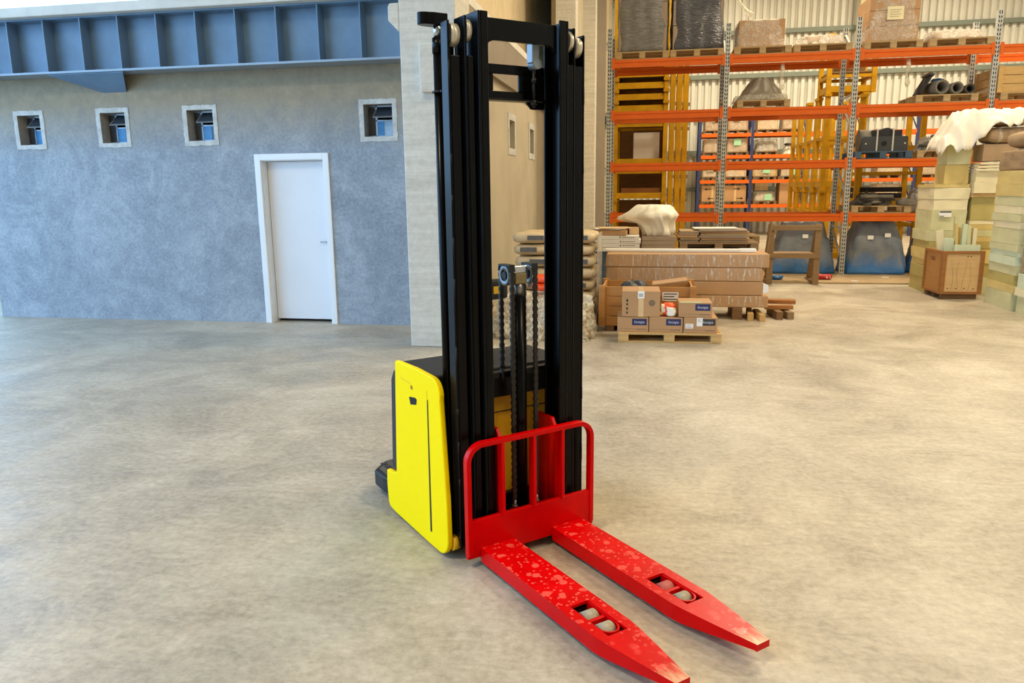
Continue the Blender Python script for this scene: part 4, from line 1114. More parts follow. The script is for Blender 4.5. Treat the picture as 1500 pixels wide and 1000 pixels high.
# receding double row in the middle
for k in range(4):
    y = 17.5 + 1.0 * k
    st(0.72, 0.82, 1.52, (3.80, y, 0), 'lower yellow stillage in the row behind the rack, place %s from the front' % ('first', 'second', 'third', 'fourth')[k], (0.1, 1.0), False)
    st(0.72, 0.82, 1.93, (3.80, y, 1.52), 'upper yellow stillage in the row behind the rack, place %s from the front' % ('first', 'second', 'third', 'fourth')[k], (0.06, 1.02), False)
st(0.86, 0.8, 1.15, (3.86, 17.5, 3.45), 'topmost yellow stillage holding a pale roll', (0.3, 0.02))
rl = thing('paper_roll', 'pale cylindrical roll lying in the topmost yellow stillage', 'roll', (3.86, 17.4, 3.45 + 0.425))
obj('roll', MB().cyl((-0.3, 0, 0.17), (0.3, 0, 0.17), 0.17, 24), 'kraft_pad', rl)
for k, (z, h_) in enumerate(((0.0, 1.14), (1.14, 0.98), (2.12, 1.18))):
    st(1.10, 0.85, h_, (4.40 + 0.0, 16.4, z), '%s yellow stillage in the stack behind the strapped machine part' % ('bottom', 'middle', 'top')[k], (0.1, h_ - 0.32), True)
    for j in range(2 if k < 2 else 1):
        tag(obj('rubber_mat', rough_box(0.8, 0.6, 0.09, k * 3 + j, 0.01), 'rubber', loc=(4.3, 16.38, z + 0.222 + j * 0.115)), 'dark rubber mat lying in the %s yellow stillage%s' % (('bottom', 'middle', 'top')[k], ' on another mat' if j else ''), 'mat')

# ================================================================ PALLET OF LABELLED BOXES
PW = 0.11
fp = make_pallet('wooden_pallet', 'light wooden pallet on the floor under the blue-labelled boxes', 1.08, 0.46, 'pine', PW)
fp.location = (0.185, 8.325, 0); fp.rotation_euler.z = R(2)
txt = text_mesh('Incepa', 0.042); txt.materials.append(MT['label_text'])
def brand_box(label, cx, w, h, z, d=0.40, yf=8.13, dark=False, notes=()):
    r = carton('cardboard_box', label, w, d, h, (cx, yf + d / 2, z), R(2), 'cardboard', tape=False)
    yy = -d / 2
    lx1 = w / 2 - 0.02; lx0 = lx1 - 0.155; lz1 = h - 0.015; lz0 = lz1 - 0.07
    pl_ = obj('blue_label', flat(lx0, lx1, lz0, lz1, yy), 'machine_grey' if dark else 'label_blue', r)
    obj('lettering', txt, None, pl_, loc=((lx0 + lx1) / 2, yy - 0.003, (lz0 + lz1) / 2))
    for j in range(5): obj('print_mark', flat(w / 2 - 0.125 + 0.021 * j, w / 2 - 0.110 + 0.021 * j, 0.021, 0.035, yy, 0.001), 'ink_grey', r)
    obj('print_line', flat(-w / 2 + 0.01, w / 2 - 0.12, 0.030, 0.033, yy, 0.001), 'ink_grey', r)
    for (x0, x1, z0, z1) in notes:
        n_ = obj('paper_label', flat(x0, x1, z0, z1, yy, 0.004), 'paper_white', r)
        for k in range(3): obj('text_line', flat(x0 + 0.008, x1 - 0.012 - 0.01 * (k % 2), z1 - 0.014 - k * 0.014, z1 - 0.010 - k * 0.014, yy - 0.004, 0.0008), 'ink_grey', n_)
    return r
Zp = PW + 0.001
brand_box('brown box with blue label, on the pallet below the tall taped carton', -0.20, 0.33, 0.158, Zp)
brand_box('brown box with blue label, on the pallet between two others', 0.148, 0.352, 0.162, Zp)
brand_box('brown box with dark label and two white stickers at the pallet corner', 0.506, 0.346, 0.168, Zp, dark=True, notes=((-0.155, -0.075, 0.05, 0.10), (-0.04, 0.02, 0.075, 0.165)))
tp = brand_box('small brown box with blue label stacked on the two right-hand boxes', 0.45, 0.345, 0.155, Zp + 0.170, 0.34, 8.14)
obj('sealing_strip', MB().box(-0.155, 0.06, -0.16, -0.12, 0.155, 0.1565), 'paper_green', tp)
bg_ = carton('cardboard_box', 'tall brown carton sealed with pale tape and a white sticker', 0.40, 0.42, 0.275, (-0.12, 8.13 + 0.215, Zp + 0.164), R(2), 'cardboard', tape_x=0.0)
n_ = obj('paper_label', flat(-0.035, 0.035, 0.20, 0.275, -0.212, 0.003), 'paper_white', bg_)
for k in range(2): obj('text_line', flat(-0.025, 0.02, 0.24 - k * 0.018, 0.248 - k * 0.018, -0.2152, 0.0008), 'label_blue', n_)
for k, sz in enumerate((0.03, 0.02, 0.024, 0.02)): obj('handling_mark', flat(-0.155, -0.155 + 0.018, 0.19 - 0.045 * k - sz, 0.19 - 0.045 * k, -0.2112, 0.0008), 'ink', bg_)
obj('printed_mark', MB().cyl((0.115, -0.2118, 0.15), (0.115, -0.2112, 0.15), 0.035, 20), 'ink_grey', bg_)
ob = thing('plastic_bag', 'orange and white plastic bag on the boxes beside the tall carton', 'bag', (0.178, 8.26, Zp + 0.163))
obj('orange_wrap', pillow(0.14, 0.16, 0.14, 2, wr=0.01), 'orange_bag', ob)
obj('white_wrap', pillow(0.10, 0.10, 0.10, 4, wr=0.02), 'white_tarp', ob, loc=(0.03, -0.06, 0.0))
obj('knot', pillow(0.04, 0.05, 0.10, 6, wr=0.02), 'white_tarp', ob, loc=(-0.06, -0.05, 0.03))

# slatted crate behind
cr = plank_crate('wooden_crate', 'orange-brown open plank crate behind the boxed pallet', 1.02, 0.62, 0.46, (-0.055, 9.04, 0.065), 4, 'crate_wood')
for x in (-0.42, 0, 0.42): obj('skid', MB().box(x - 0.05, x + 0.05, -0.31, 0.31, -0.065, 0.0), 'dark_wood', cr)
n_ = obj('sticker', flat(0.17, 0.35, 0.30, 0.40, -0.323), 'paper_white', cr)
for k in range(3): obj('text_line', flat(0.185, 0.335 - 0.03 * (k % 2), 0.375 - k * 0.03, 0.385 - k * 0.03, -0.3255, 0.0008), 'ink', n_)
ds = thing('dark_sheet', 'dark crumpled sheet heaped in the open plank crate', 'cloth', (-0.22, 9.04, 0.09))
obj('sheet', lump(0.50, 0.40, 0.38, 0.32, 0.25, 51, 48, 8, 2.5, 0.03, 5, 0.6), 'machine_grey', ds)
cs = obj('cardboard_sheet', MB().box(-0.2, 0.2, -0.16, 0.16, 0, 0.012, Matrix.Rotation(R(-8), 4, 'Y')), 'cardboard', loc=(0.20, 9.0, 0.55))
tag(cs, 'loose brown cardboard sheet lying across the plank crate', 'cardboard')

# long packs on bearers
PKY = 9.68
for k, x in enumerate((-0.5, 0.35, 1.05)):
    tag(obj('timber_bearer', MB().box(-0.06, 0.06, -0.3, 0.3, 0, 0.15), 'dark_wood', loc=(x, PKY + 0.3, 0), bevel=0.004), ('dark timber bearer under the long packs beside the sacks', 'dark timber bearer under the middle of the long packs', 'dark timber bearer under the long packs beside the wood offcuts')[k], 'timber')
for k, (x0, x1, z0, z1, wrp, lab) in enumerate(((-0.60, 1.41, 0.151, 0.302, 1, 'lowest long brown pack, streaked with film, on timber bearers'), (-0.60, 1.34, 0.303, 0.475, 0, 'third long brown pack down, plain with a torn open end'), (-0.60, 1.36, 0.476, 0.645, 1, 'second long brown pack down, film-streaked, behind the open crate'), (-0.60, 1.40, 0.646, 0.815, 1, 'topmost long brown pack of the stack, film-streaked'))):
    w_ = x1 - x0
    r = thing('long_pack', lab, 'pack', ((x0 + x1) / 2, PKY + 0.28, z0), R(0.6), 'long packs stacked behind the crate')
    b_ = MB().prism([(-w_ / 2, 0), (w_ / 2 - (0.03 if k == 2 else 0), 0), (w_ / 2, (z1 - z0) * 0.6), (w_ / 2 - (0.05 if k == 2 else 0), z1 - z0 - 0.002), (-w_ / 2 + 0.02, z1 - z0 - 0.002)], -0.27, 0.27, 'y')
    obj('carton', b_, 'cardboard', r, bevel=0.012)
    if wrp: obj('stretch_film', MB().box(-w_ / 2 + 0.03, w_ / 2 - 0.06, -0.274, 0.274, 0.01, z1 - z0 - 0.004), 'film_streak', r)
    if k == 1: obj('torn_flap', MB().prism([(w_ / 2, 0.02), (w_ / 2 + 0.07, 0.05), (w_ / 2 + 0.06, 0.13), (w_ / 2, 0.16)], -0.27, -0.255, 'y'), 'paper_white', r)
lt = carton('flat_carton', 'long thin white carton lying on the long packs', 1.88, 0.16, 0.032, (0.33, PKY + 0.34, 0.817), R(0.5), 'carton_white', tape=False)
obj('end_cap', MB().box(0.75, 0.945, -0.083, 0.083, 0.001, 0.035), 'paper_white', lt)
# timber offcuts at the end of the packs
for k, (x, y, z, w_, d_, h_, rz, mt, lab) in enumerate((
        (1.22, 9.86, 0, 0.07, 0.5, 0.09, -4, 'pine', 'short pine offcut on the floor under the pack ends'),
        (1.33, 9.84, 0, 0.07, 0.5, 0.08, 3, 'pine', 'pale pine offcut beside another under the pack ends'),
        (1.54, 9.98, 0, 0.08, 0.5, 0.10, 6, 'dark_wood', 'dark square timber on the floor beyond the pack ends'),
        (1.66, 10.02, 0, 0.08, 0.5, 0.09, 10, 'old_wood', 'outermost weathered timber on the floor beside the long packs'),
        (1.58, 9.95, 0.102, 0.34, 0.09, 0.05, 5, 'brown_block', 'brown board lying across the floor timbers by the packs'),
        (1.62, 10.10, 0.153, 0.36, 0.14, 0.05, -4, 'brown_block', 'upper brown board crossing the timber heap by the packs'))):
    o = obj('timber_offcut', MB().box(-w_ / 2, w_ / 2, -d_ / 2, d_ / 2, 0, h_), mt, loc=(x, y, z), rz=R(rz), bevel=0.004)
    tag(o, lab, 'timber', 'timber offcuts by the packs')

# cartons, tarpaulin and board stacks further back
bs = obj('teal_crate', rough_box(0.64, 0.5, 0.735, 61, 0.004), 'pallet_blue', loc=(-0.52, 11.2, 0)); tag(bs, 'teal-grey covered crate under the white flat cartons', 'crate')
for k in range(4):
    r = carton('flat_carton', '%s flat white carton with black print in the low stack behind the packs' % ('lowest', 'second lowest', 'third', 'uppermost')[k], 0.66 - 0.02 * (k % 2), 0.5, 0.054, (-0.525 + 0.008 * (k % 3), 11.17, 0.738 + 0.056 * k), R(1 + k % 2), 'carton_white', tape=False, group='flat white cartons')
    obj('black_dot', MB().cyl((0.05, -0.2512, 0.028), (0.05, -0.25, 0.028), 0.010, 12), 'ink', r)
    for j in range(6): obj('print_mark', flat(0.08 + j * 0.03, 0.10 + j * 0.03, 0.022, 0.034, -0.25, 0.0008), 'ink_grey', r)
bc = carton('flat_carton', 'brown carton lying on the flat white cartons', 0.50, 0.45, 0.075, (-0.62, 11.15, 0.964), R(-3), 'cardboard', tape=False)
for k in range(3):
    o = obj('cardboard_sheet', MB().box(-0.22, 0.22, -0.2, 0.2, 0, 0.008), ('cardboard_grey', 'carton_white', 'cardboard_pale')[k], loc=(-0.66 + 0.05 * k, 11.12, 1.041 + 0.0095 * k), rz=R(-6 + 8 * k)); tag(o, ('grey', 'white', 'tan')[k] + ' cardboard sheet laid on the brown flat carton', 'cardboard', 'sheets on the brown carton')
kc = carton('cardboard_box', 'scuffed tan carton behind the flat white cartons', 0.14, 0.18, 0.10, (-0.285, 11.26, 0.964), R(6), 'cardboard_pale', tape=False)
gs = obj('blue_crate', rough_box(0.52, 0.5, 0.72, 63, 0.004), 'blue_plastic', loc=(0.09, 11.56, 0)); tag(gs, 'blue plastic crate under the grey cartons and white tarpaulin', 'crate')
for k in range(3):
    r = carton('flat_carton', '%s flat grey carton under the white tarpaulin' % ('lowest', 'middle', 'top')[k], 0.48, 0.45, 0.062, (0.07, 11.56, 0.735 + 0.064 * k), R(k), 'cardboard_grey', tape=False, group='grey cartons under the tarpaulin')
wt_ = thing('white_tarpaulin', 'white plastic sheet draped over goods, flaring to a point, above the cartons', 'sheet', (-0.03, 11.55, 0.93))
def tarp():
    m = MB(); na, prof = 64, [(0.0, 0.22, 0.20, 0.10), (0.08, 0.23, 0.20, 0.10), (0.16, 0.25, 0.22, 0.06), (0.24, 0.33, 0.26, 0.0), (0.28, 0.44, 0.30, -0.08), (0.33, 0.43, 0.29, -0.07), (0.38, 0.34, 0.26, -0.03), (0.42, 0.25, 0.22, 0.0), (0.445, 0.13, 0.13, 0.0), (0.45, 0.03, 0.03, 0.0)]
    vs = []; fs = []
    for z, rx, ry, ox in prof:
        for i in range(na):
            a = 2 * math.pi * i / na
            f_ = 1 + 0.10 * math.sin(5 * a + 1.0 + z * 6) * (1 if z < 0.3 else 0.4) + (0.11 if z < 0.26 else 0.05) * (1 - 2 * abs(math.sin(7 * a + 2.5 * fbm((math.cos(a), math.sin(a), z * 2))))) + 0.18 * fbm((math.cos(a) * 1.6, math.sin(a) * 1.6, z * 5))
            dz = (0.05 * fbm((math.cos(a) * 1.8 + 4, math.sin(a) * 1.8, z * 3)) - (0.05 * max(0, -math.cos(a)) if 0.2 < z < 0.4 else 0)) if 0.02 < z < 0.43 else 0
            vs.append((ox + rx * f_ * math.cos(a), ry * f_ * math.sin(a), z + dz))
    for j in range(len(prof) - 1):
        for i in range(na):
            k = (i + 1) % na; fs.append((j * na + i, j * na + k, j * na + na + k, j * na + na + i))
    fs.append(tuple((len(prof) - 1) * na + i for i in range(na))); fs.append(tuple(reversed(range(na))))
    return m.add(vs, fs, None, True)
obj('sheet', tarp(), 'white_tarp', wt_)
# board stacks on a raised pallet
bx2 = plank_crate('wooden_crate', 'weathered closed crate carrying the pallet of brown boards', 1.0, 0.56, 0.70, (0.95, 11.72, 0), 5, 'old_wood', open_top=False)
bp2 = make_pallet('wooden_pallet', 'grey weathered pallet under the stacked brown boards', 1.10, 0.75, 'old_wood', 0.12); bp2.location = (0.93, 11.72, 0.714)
bp3 = make_pallet('wooden_pallet', 'second weathered pallet, empty, behind the stacked brown boards', 1.22, 0.75, 'old_wood', 0.12); bp3.location = (1.0, 12.65, 0.75)
bx3 = plank_crate('wooden_crate', 'dark weathered crate under the empty raised pallet', 1.0, 0.56, 0.735, (1.0, 12.65, 0), 5, 'dark_wood', open_top=False)
for sidx, (cx, w_, n, rz, nm) in enumerate(((0.50, 0.28, 5, 2, 'narrow'), (1.01, 0.68, 6, -1, 'wide'))):
    for k in range(n):
        h_ = 0.033 if sidx == 0 else 0.030
        o = obj('board_panel', MB().box(-w_ / 2, w_ / 2, -0.26, 0.26, 0, h_ - 0.004), ('cardboard_grey', 'sheet_ply', 'cardboard')[(k + sidx) % 3], loc=(cx + 0.02 * math.sin(k * 2.1), 11.70 + 0.015 * math.cos(k * 1.7), 0.836 + k * h_), rz=R(rz + 2 * math.sin(k * 3)), bevel=0.003)
        tag(o, '%s brown board in the %s stack on the grey pallet' % (('lowest', 'second', 'third', 'fourth', 'fifth', 'top')[k], nm), 'board', 'brown boards on the grey pallet')
o = obj('board_panel', MB().box(-0.32, 0.30, -0.2, 0.2, 0, 0.012), 'carton_white', loc=(0.90, 11.70, 1.020), rz=R(3)); tag(o, 'white board lying on the wide stack of brown boards', 'board')

# timber stands
def timber_stand(label, x0, x1, y, h, mat, loc_z=0.0, depth=0.55):
    r = thing('timber_stand', label, 'stand', ((x0 + x1) / 2, y, loc_z)); w_ = (x1 - x0) / 2
    for sx in (-w_ + 0.05, w_ - 0.05):
        obj('leg', MB().box(sx - 0.05, sx + 0.05, -0.03, 0.03, 0, h), mat, r, bevel=0.004)
        obj('leg', MB().bar((sx, depth, 0.03), (sx, 0.06, h - 0.03), 0.08, 0.05), mat, r)
        obj('foot', MB().box(sx - 0.05, sx + 0.05, 0.03, depth + 0.1, 0, 0.05), mat, r)
    for z in (h - 0.10, h * 0.44): obj('rail', MB().box(-w_, w_, -0.055, -0.031, z, z + 0.085), mat, r, bevel=0.003)
    obj('shelf', MB().box(-w_ + 0.1, w_ - 0.1, 0.03, 0.35, h * 0.5, h * 0.5 + 0.02), mat, r)
    return r
timber_stand('weathered timber stand with crossrails in front of the blue-wrapped machines', 1.88, 2.72, 13.32, 1.0, 'old_wood')
sl = obj('leaning_batten', MB().bar((-0.08, 0, 0.0), (0.05, 0.12, 1.02), 0.04, 0.02), 'old_wood', loc=(1.83, 12.95, 0.01)); tag(sl, 'grey slat leaning beside the timber stand', 'timber')
# blue-wrapped machines under the rack
def blue_machine(label, x, w_, seed, notes=()):
    r = thing('covered_machine', label, 'machine', (x, 15.1, 0.026))
    obj('sheeting', lump(w_ * 1.02, 0.8, 0.92, w_ * 0.60, 0.5, seed, 80, 18, 7.0, 0.020, 11, 0.12, power=1.3), 'dusty_blue', r)
    for k, (nx, nz) in enumerate(notes):
        yy = -0.40 + 0.15 * (nz / 0.86) ** 1.35 - 0.015
        obj('paper_tag', MB().box(nx - 0.05, nx + 0.05, yy - 0.03, yy - 0.026, nz - 0.035, nz + 0.035, Matrix.Rotation(R(12 - 20 * k), 4, 'Y') if False else None), 'paper_white', r)
    return r
blue_machine('dusty blue sheeted machine behind the timber stand', 2.72, 1.14, 71, ((0.02, 0.68),))
blue_machine('dusty blue sheeted machine with two white tags under the rack', 3.98, 1.06, 74, ((-0.12, 0.66), (0.17, 0.70)))
blue_machine('blue sheeted machine half hidden beside the foam stacks', 5.04, 0.80, 77)
rb = thing('red_bundle', 'small red plastic bundle on the floor board by the timber stand', 'bag', (2.92, 13.85, 0.026)); obj('bag', pillow(0.26, 0.14, 0.09, 8, wr=0.02), 'red_bag', rb); obj('print', MB().box(0.02, 0.09, -0.072, -0.066, 0.03, 0.06), 'paper_white', rb)
bb = thing('blue_scrap', 'small crumpled blue plastic scrap on the floor board', 'bag', (2.12, 13.75, 0.026)); obj('bag', pillow(0.20, 0.14, 0.07, 9, wr=0.03), 'blue_plastic', bb)
for k, (x, y, lab) in enumerate(((2.45, 13.62, 'yellow offcut strip on the floor board under the timber stand'), (3.35, 13.6, 'small white scrap on the floor board near the rack upright'), (4.0, 14.2, 'tiny white scrap on the board by the tagged machine'))):
    o = obj('scrap', MB().prism([(-0.06, -0.02), (0.05, -0.03), (0.07, 0.02), (-0.03, 0.03)], 0, 0.01), ('foam_yellow', 'paper_white', 'paper_white')[k], loc=(x, y, 0.026)); tag(o, lab, 'scrap')

# ================================================================ FOAM STACKS on the right
def foam_stack(x0, x1, y0, y1, layers, z, seed, desc):
    rr = random.Random(seed)
    for k, (h_, mt) in enumerate(layers):
        w_, d_ = x1 - x0, y1 - y0
        sx, sy = rr.uniform(-0.012, 0.012), rr.uniform(-0.012, 0.012)
        o = obj('foam_block', rough_box(w_ * rr.uniform(.97, 1.0), d_ * rr.uniform(.97, 1.0), h_ - 0.003, seed * 7 + k, 0.006, 5), 'foam_' + mt, loc=((x0 + x1) / 2 + sx, (y0 + y1) / 2 + sy, z), rz=R(rr.uniform(-1.2, 1.2)))
        nth = ('bottom', 'second', 'third', 'fourth', 'fifth', 'sixth', 'seventh', 'eighth', 'ninth', 'tenth', 'eleventh', 'twelfth', 'thirteenth', 'fourteenth')[k]
        tag(o, '%s %s foam block up in the %s' % (nth, {'green': 'pale green', 'yellow': 'yellow', 'olive': 'olive', 'mint': 'mint', 'cream': 'cream'}[mt], desc), 'foam block', 'foam blocks in the ' + desc)
        z += h_
    return z
zA = foam_stack(4.09, 4.575, 12.47, 13.22, [(0.22, 'olive'), (0.18, 'olive'), (0.10, 'yellow'), (0.16, 'yellow'), (0.12, 'olive'), (0.16, 'green'), (0.30, 'green'), (0.16, 'cream'), (0.17, 'cream'), (0.05, 'yellow')], 0, 3, 'stack behind the offcut crate')
zA2 = foam_stack(4.22, 4.55, 12.50, 12.9, [(0.28, 'yellow'), (0.26, 'green'), (0.17, 'mint')], zA + 0.003, 5, 'small stack on top behind the offcut crate')
zB = foam_stack(4.62, 5.15, 12.46, 12.9, [(0.25, 'green'), (0.20, 'olive'), (0.22, 'yellow'), (0.10, 'olive'), (0.08, 'yellow'), (0.10, 'green'), (0.08, 'yellow'), (0.06, 'cream'), (0.34, 'olive')], 0, 8, 'stack wedged between the crate and tall stack')
pk = obj('wooden_plank', MB().box(-0.20, 0.30, -0.12, 0.12, 0, 0.045), 'pine', loc=(4.80, 12.54, zB + 0.008), rz=R(-2), bevel=0.004); tag(pk, 'pine plank lying across the wedged foam stack', 'plank')
zB2 = foam_stack(4.60, 5.12, 12.38, 12.75, [(0.16, 'cream'), (0.15, 'cream')], zB + 0.056, 9, 'pair above the pine plank')
for k in range(3):
    o = obj('foam_board', rough_box(0.52, 0.42, 0.03, 90 + k, 0.004, 4), 'foam_cream', loc=(4.86 + 0.012 * k, 12.55, zB2 + 0.006 + 0.045 * k), rz=R(2 * k - 2)); tag(o, '%s thin cream board on the foam pair above the plank' % ('lowest', 'middle', 'top')[k], 'foam board', 'thin cream boards')
zB3 = zB2 + 0.006 + 0.045 * 3 + 0.005
kb_ = carton('kraft_carton', 'brown carton standing on the thin cream boards', 0.46, 0.4, 0.24, (4.90, 12.57, zB3), R(-1), 'kraft_pad', tape=False)
zC = foam_stack(4.575, 5.30, 10.74, 11.58, [(0.23, 'green'), (0.10, 'yellow'), (0.13, 'olive'), (0.12, 'green'), (0.11, 'mint'), (0.07, 'mint'), (0.09, 'green'), (0.20, 'green'), (0.09, 'cream'), (0.10, 'green'), (0.10, 'cream'), (0.12, 'green'), (0.16, 'yellow'), (0.17, 'yellow')], 0, 12, 'tall stack right of the offcut crate')
kp = thing('kraft_pack', 'brown paper-wrapped pack on the tall foam stack', 'pack', (4.93, 11.16, zC + 0.004)); obj('wrapper', rough_box(0.70, 0.82, 0.25, 101, 0.012, 6), 'kraft_pad', kp, bevel=0.02)
zD = foam_stack(4.60, 5.30, 9.86, 10.70, [(0.22, 'green'), (0.10, 'cream'), (0.18, 'mint')], 0, 15, 'low stack in front of the tall one')
for k in range(3):
    r = thing('kraft_pack', '%s brown wrapped pack on the low foam stack in front' % ('lowest', 'middle', 'top')[k], 'pack', (4.96, 10.28, zD + 0.004 + 0.336 * k)); obj('wrapper', rough_box(0.68, 0.80, 0.33, 110 + k, 0.012, 6), 'kraft_pad', r, bevel=0.02)
    obj('stretch_film', lump(0.71, 0.83, 0.30, 0.70, 0.82, 120 + k, 48, 6, 8, 0.006, 9, 0.02), 'film_clear', r)
# wrapped rolls and white sheet on top
for k, (x, y, z, w_, d_, h_, rz, lab) in enumerate(((4.98, 12.53, zB3 + 0.245, 0.60, 0.42, 0.23, 3, 'rounded brown roll pack tied with film above the kraft carton'), (5.02, 11.20, zC + 0.275, 0.84, 0.80, 0.24, -3, 'long brown wrapped pack over the paper pack, lower of two'), (5.12, 11.25, zC + 0.53, 0.66, 0.75, 0.26, 2, 'uppermost brown wrapped pack on the tall foam stack'))):
    r = thing('wrapped_roll', lab, 'pack', (x, y, z), R(rz)); obj('wrapper', pillow(w_, d_, h_, 130 + k, 32, 12, 6, 0.012), 'kraft_pad', r)
    for j in range(2): obj('film_band', pillow(0.06, d_ * 1.015, h_ * 1.02, 140 + j, 24, 12, 6, 0.003), 'film_cream', r, loc=(-w_ * 0.22 + j * w_ * 0.4, 0, -0.002))
r = thing('wrapped_roll', 'brown roll pack hidden under the white sheet above the kraft carton', 'pack', (5.0, 12.60, zB3 + 0.49), R(-2)); obj('wrapper', pillow(0.60, 0.40, 0.15, 137, 32, 12, 6, 0.01), 'kraft_pad', r)
ws = thing('white_sheet', 'creased white plastic sheet thrown over the top of the foam stacks', 'sheet', (4.06, 12.24, 0))
def sheet_mesh():
    nu, nv = 60, 34; vs = []; fs = []
    for j in range(nv + 1):
        for i in range(nu + 1):
            u, v_ = i / nu, j / nv
            X = u * 1.26; Y = v_ * 0.74
            k = min(1, max(0, (X - 0.03) / 0.34)); k = k * k * (3 - 2 * k)
            z = 2.24 + 0.40 * k; hem = 2.12 + 0.30 * min(1, max(0, (X - 0.45) / 0.25))
            fd = max(0, 1 - v_ / 0.30); z -= (z - hem) * fd ** 1.5 * (1 + 0.35 * fbm((X * 5, 2, 0)))
            sd = max(0, 1 - u / 0.05); z -= 0.14 * sd ** 1.2 * (1 + 0.4 * fbm((Y * 6, 7, 0)))
            cr = fbm((X * 5 + Y * 2, Y * 4, 1.3)); z += 0.035 * (1 - abs(cr) * 3) + 0.02 * fbm((X * 11, Y * 9, 4))
            Yo = Y - 0.03 * fd * math.sin(X * 26 + 2 * fbm((X * 3, 0, 5)))
            vs.append((X, Yo, z + 0.02)); 
    for j in range(nv):
        for i in range(nu):
            q_ = j * (nu + 1) + i; fs.append((q_, q_ + 1, q_ + nu + 2, q_ + nu + 1))
    return MB().add(vs, fs, None, True)
so = obj('sheet', sheet_mesh(), 'white_tarp', ws)
sm2 = so.modifiers.new('thick', 'SOLIDIFY'); sm2.thickness = 0.006
# crate of foam offcuts
cc = thing('offcut_crate', 'square plywood crate with timber edging, full of foam offcuts', 'crate', (4.325, 12.105, 0), R(2))
cw, cd, z0, z1 = 0.268, 0.325, 0.075, 0.69
obj('panel', MB().box(-cw, cw, -cd, -cd + 0.012, z0, z1), 'ply_panel', cc); obj('panel', MB().box(-cw, cw, cd - 0.012, cd, z0, z1), 'ply_panel', cc)
lp = obj('panel', MB().box(-cw, -cw + 0.012, -cd, cd, z0, z1), 'crate_wood', cc); obj('panel', MB().box(cw - 0.012, cw, -cd, cd, z0, z1), 'crate_wood', cc)
obj('floor_panel', MB().box(-cw, cw, -cd, cd, z0, z0 + 0.015), 'ply_panel', cc)
for (x0, x1, za, zb) in ((-cw - .01, -cw + 0.045, z0, z1), (cw - 0.045, cw + .01, z0, z1), (-cw + .045, cw - .045, z1 - 0.04, z1), (-cw + .045, cw - .045, z0, z0 + 0.035)):
    obj('edging', MB().box(x0, x1, -cd - 0.018, -cd, za, zb), 'brown_block', cc, bevel=0.002)
for (y0, y1, za, zb) in ((-cd, -cd + 0.045, z0, z1), (cd - 0.045, cd, z0, z1), (-cd + .045, cd - .045, z1 - 0.04, z1), (-cd + .045, cd - .045, z0, z0 + 0.035)):
    obj('edging', MB().box(-cw - 0.018, -cw, y0, y1, za, zb), 'brown_block', cc, bevel=0.002)
for x in (-0.26, 0, 0.26): obj('skid', MB().box(-cw + 0.03, cw - 0.03, x - 0.03, x + 0.03, 0, z0), 'dark_wood', cc)
tx = text_mesh('TOX', 0.075); tx.materials.append(MT['ink'])
lt_ = obj('stencil', tx, None, lp, loc=(-cw - 0.001, 0.03, 0.555), rz=R(-90))
for k, (x, z) in enumerate(((-0.17, 0.155), (-0.06, 0.155), (0.05, 0.158), (0.17, 0.152), (0.06, 0.615), (0.10, 0.612))): obj('bolt_hole', MB().cyl((x, -cd - 0.001, z), (x, -cd, z), 0.009, 8), 'ink', cc)
for k, x in enumerate((-0.13, -0.05, 0.035, 0.105)):
    pts = [(x + 0.02 * math.sin(j * 0.9 + k * 2), -cd - 0.0006, 0.13 + j * 0.085) for j in range(6)]
    obj('grain_line', MB().tube(pts, 0.0022, 4), 'crate_wood', cc)
M_cc = Matrix.Translation((4.325, 12.105, 0)) @ Matrix.Rotation(R(2), 4, 'Z')
offs = [
    (-0.17, -0.13, 0.12, 0.06, 0.86, 2, 0, 'mint', 'grey-white slab offcut at the crate corner'),
    (-0.13, -0.03, 0.1, 0.04, 0.97, -24, 0, 'cream', 'white-tipped slab leaning left in the offcut crate'),
    (0, -0.15, 0.035, 0.05, 1.07, -12, 0, 'yellow', 'thin yellow stick leaning in the offcut crate'),
    (0.02, -0.02, 0.05, 0.06, 1.17, -7, 0, 'green', 'tallest pale green stick in the offcut crate'),
    (0.055, -0.12, 0.06, 0.05, 1.06, 2, 0, 'mint', 'mint stick with a white end in the offcut crate'),
    (0.142, -0.12, 0.05, 0.05, 1.04, -2, 0, 'green', 'short green stick beside the mint one in the crate'),
    (0.205, -0.1, 0.05, 0.08, 1, 3, 0, 'cream', 'rounded cream block standing in the offcut crate'),
    (0.12, 0.1, 0.11, 0.09, 1, 2, 0, 'yellow', 'yellow block with pitched top at the rear of the crate'),
    (0.215, 0.06, 0.05, 0.09, 0.98, 4, 0, 'olive', 'olive block at the right rear of the crate'),
]
for k, (x, y, w_, d_, zt, tilt, yw, mt, lab) in enumerate(offs):
    p = M_cc @ Vector((x * 0.9, y, 0.1))
    o = obj('foam_offcut', rough_box(w_, d_, zt - 0.1, 170 + k, 0.004, 3), 'foam_' + mt, loc=p); o.rotation_euler = (0, R(tilt * 0.35), R(2))
    tag(o, lab, 'offcut', 'foam offcuts in the crate')
o = obj('foam_offcut', rough_box(0.34, 0.045, 0.68, 190, 0.003, 4), 'foam_mint', loc=M_cc @ Vector((0.06, -0.26, 0.092)), rz=R(2)); tag(o, 'wide mint slab standing along the front of the crate', 'offcut', 'foam offcuts in the crate')
lb = obj('product_label', flat(4.19, 4.36, 1.14, 1.23, 12.455, 0.003), 'paper_white'); tag(lb, 'white printed label stuck on a green foam block', 'label')
obj('dark_stripe', flat(4.195, 4.355, 1.205, 1.225, 12.452, 0.001), 'ink', lb); obj('dark_stripe', flat(4.195, 4.26, 1.148, 1.158, 12.452, 0.001), 'ink', lb)

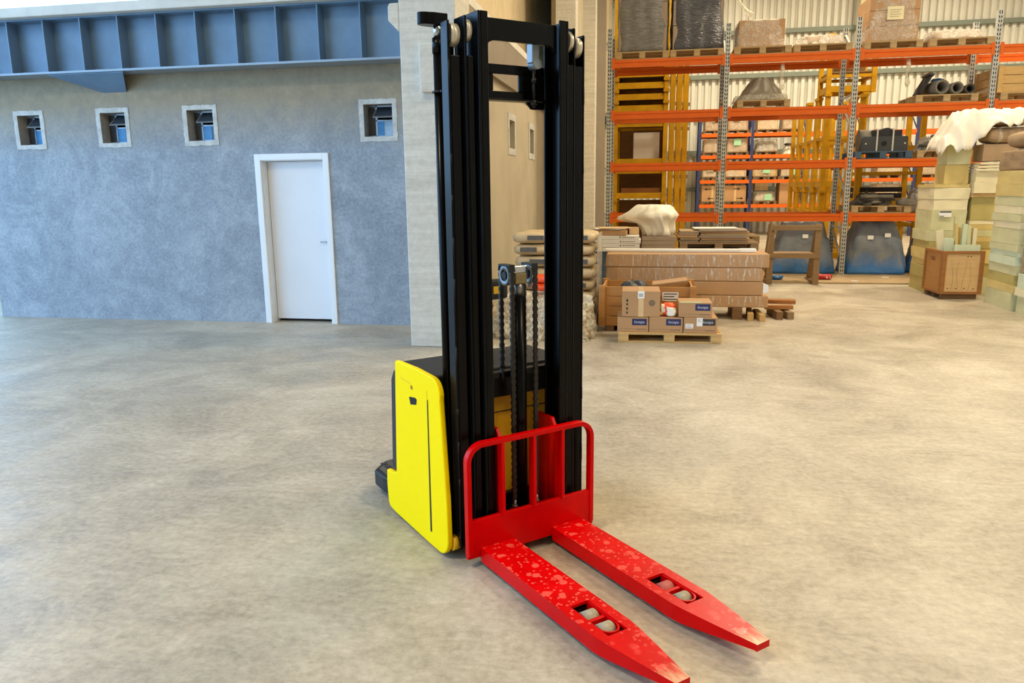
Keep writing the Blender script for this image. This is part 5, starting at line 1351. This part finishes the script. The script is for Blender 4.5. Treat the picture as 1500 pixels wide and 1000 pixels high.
# ================================================================ SACKS AND BALE BEHIND THE MAST
sp_ = make_pallet('wooden_pallet', 'wooden pallet under the stacked paper sacks', 1.05, 0.85); sp_.location = (-1.17, 9.42, 0)
sm_ = [mesh('sack', pillow(0.485, 0.375, 0.134, 200 + k, 28, 12, 5, 0.012)) for k in range(3)]
for me in sm_: me.materials.append(MT['sack_paper'])
pr = mesh('printed_panel', MB().box(-0.10, 0.10, -0.004, 0.0, 0.045, 0.10)); pr.materials.append(MT['sack_print'])
for k in range(7):
    for i in range(4):
        cx = -1.42 + 0.50 * (i % 2) + 0.015 * math.sin(k * 2 + i); cy = 9.22 + 0.40 * (i // 2)
        r = thing('paper_sack', 'tan paper sack, %s layer up, %s %s corner of the sack pallet' % (('bottom', 'second', 'third', 'fourth', 'fifth', 'sixth', 'top')[k], ('front', 'rear')[i // 2], ('wall-side', 'crate-side')[i % 2]), 'sack', (cx, cy, 0.136 + 0.141 * k), R(2.5 * math.sin(k * 3 + i)), 'paper sacks stacked on the pallet')
        obj('sack', sm_[(k + i) % 3], None, r)
        if i < 2: obj('printed_panel', pr, None, r, loc=(0.05 - 0.1 * (k % 2), -0.19, 0.0))
fs2 = thing('sack_film', 'clear stretch film hanging at the side of the sack stack', 'film', (-0.642, 9.36, 0.14)); obj('film', lump(0.02, 0.80, 0.95, 0.02, 0.76, 211, 56, 12, 4, 0.002, 7, 0.01), 'film_milky', fs2)
bl = thing('film_bale', 'bale of crumpled clear film and scraps behind the stacker', 'bale', (-1.18, 8.40, 0))
obj('scrap', lump(1.02, 0.62, 0.40, 0.90, 0.5, 221, 64, 10, 4, 0.04, 9, 0.2, 6), 'kraft_pad', bl); obj('crumpled_film', lump(1.08, 0.70, 0.43, 0.96, 0.56, 222, 96, 16, 4, 0.05, 15, 0.2, 9), 'film_cream', bl)
for k in range(2):
    r = thing('orange_roll', '%s orange plastic roll on the film bale' % ('lower', 'upper')[k], 'roll', (-1.13, 8.42, 0.505 + 0.092 * k)); obj('roll', pillow(0.42, 0.2, 0.09, 230 + k, 24, 10, 4, 0.01), 'orange_bag', r)
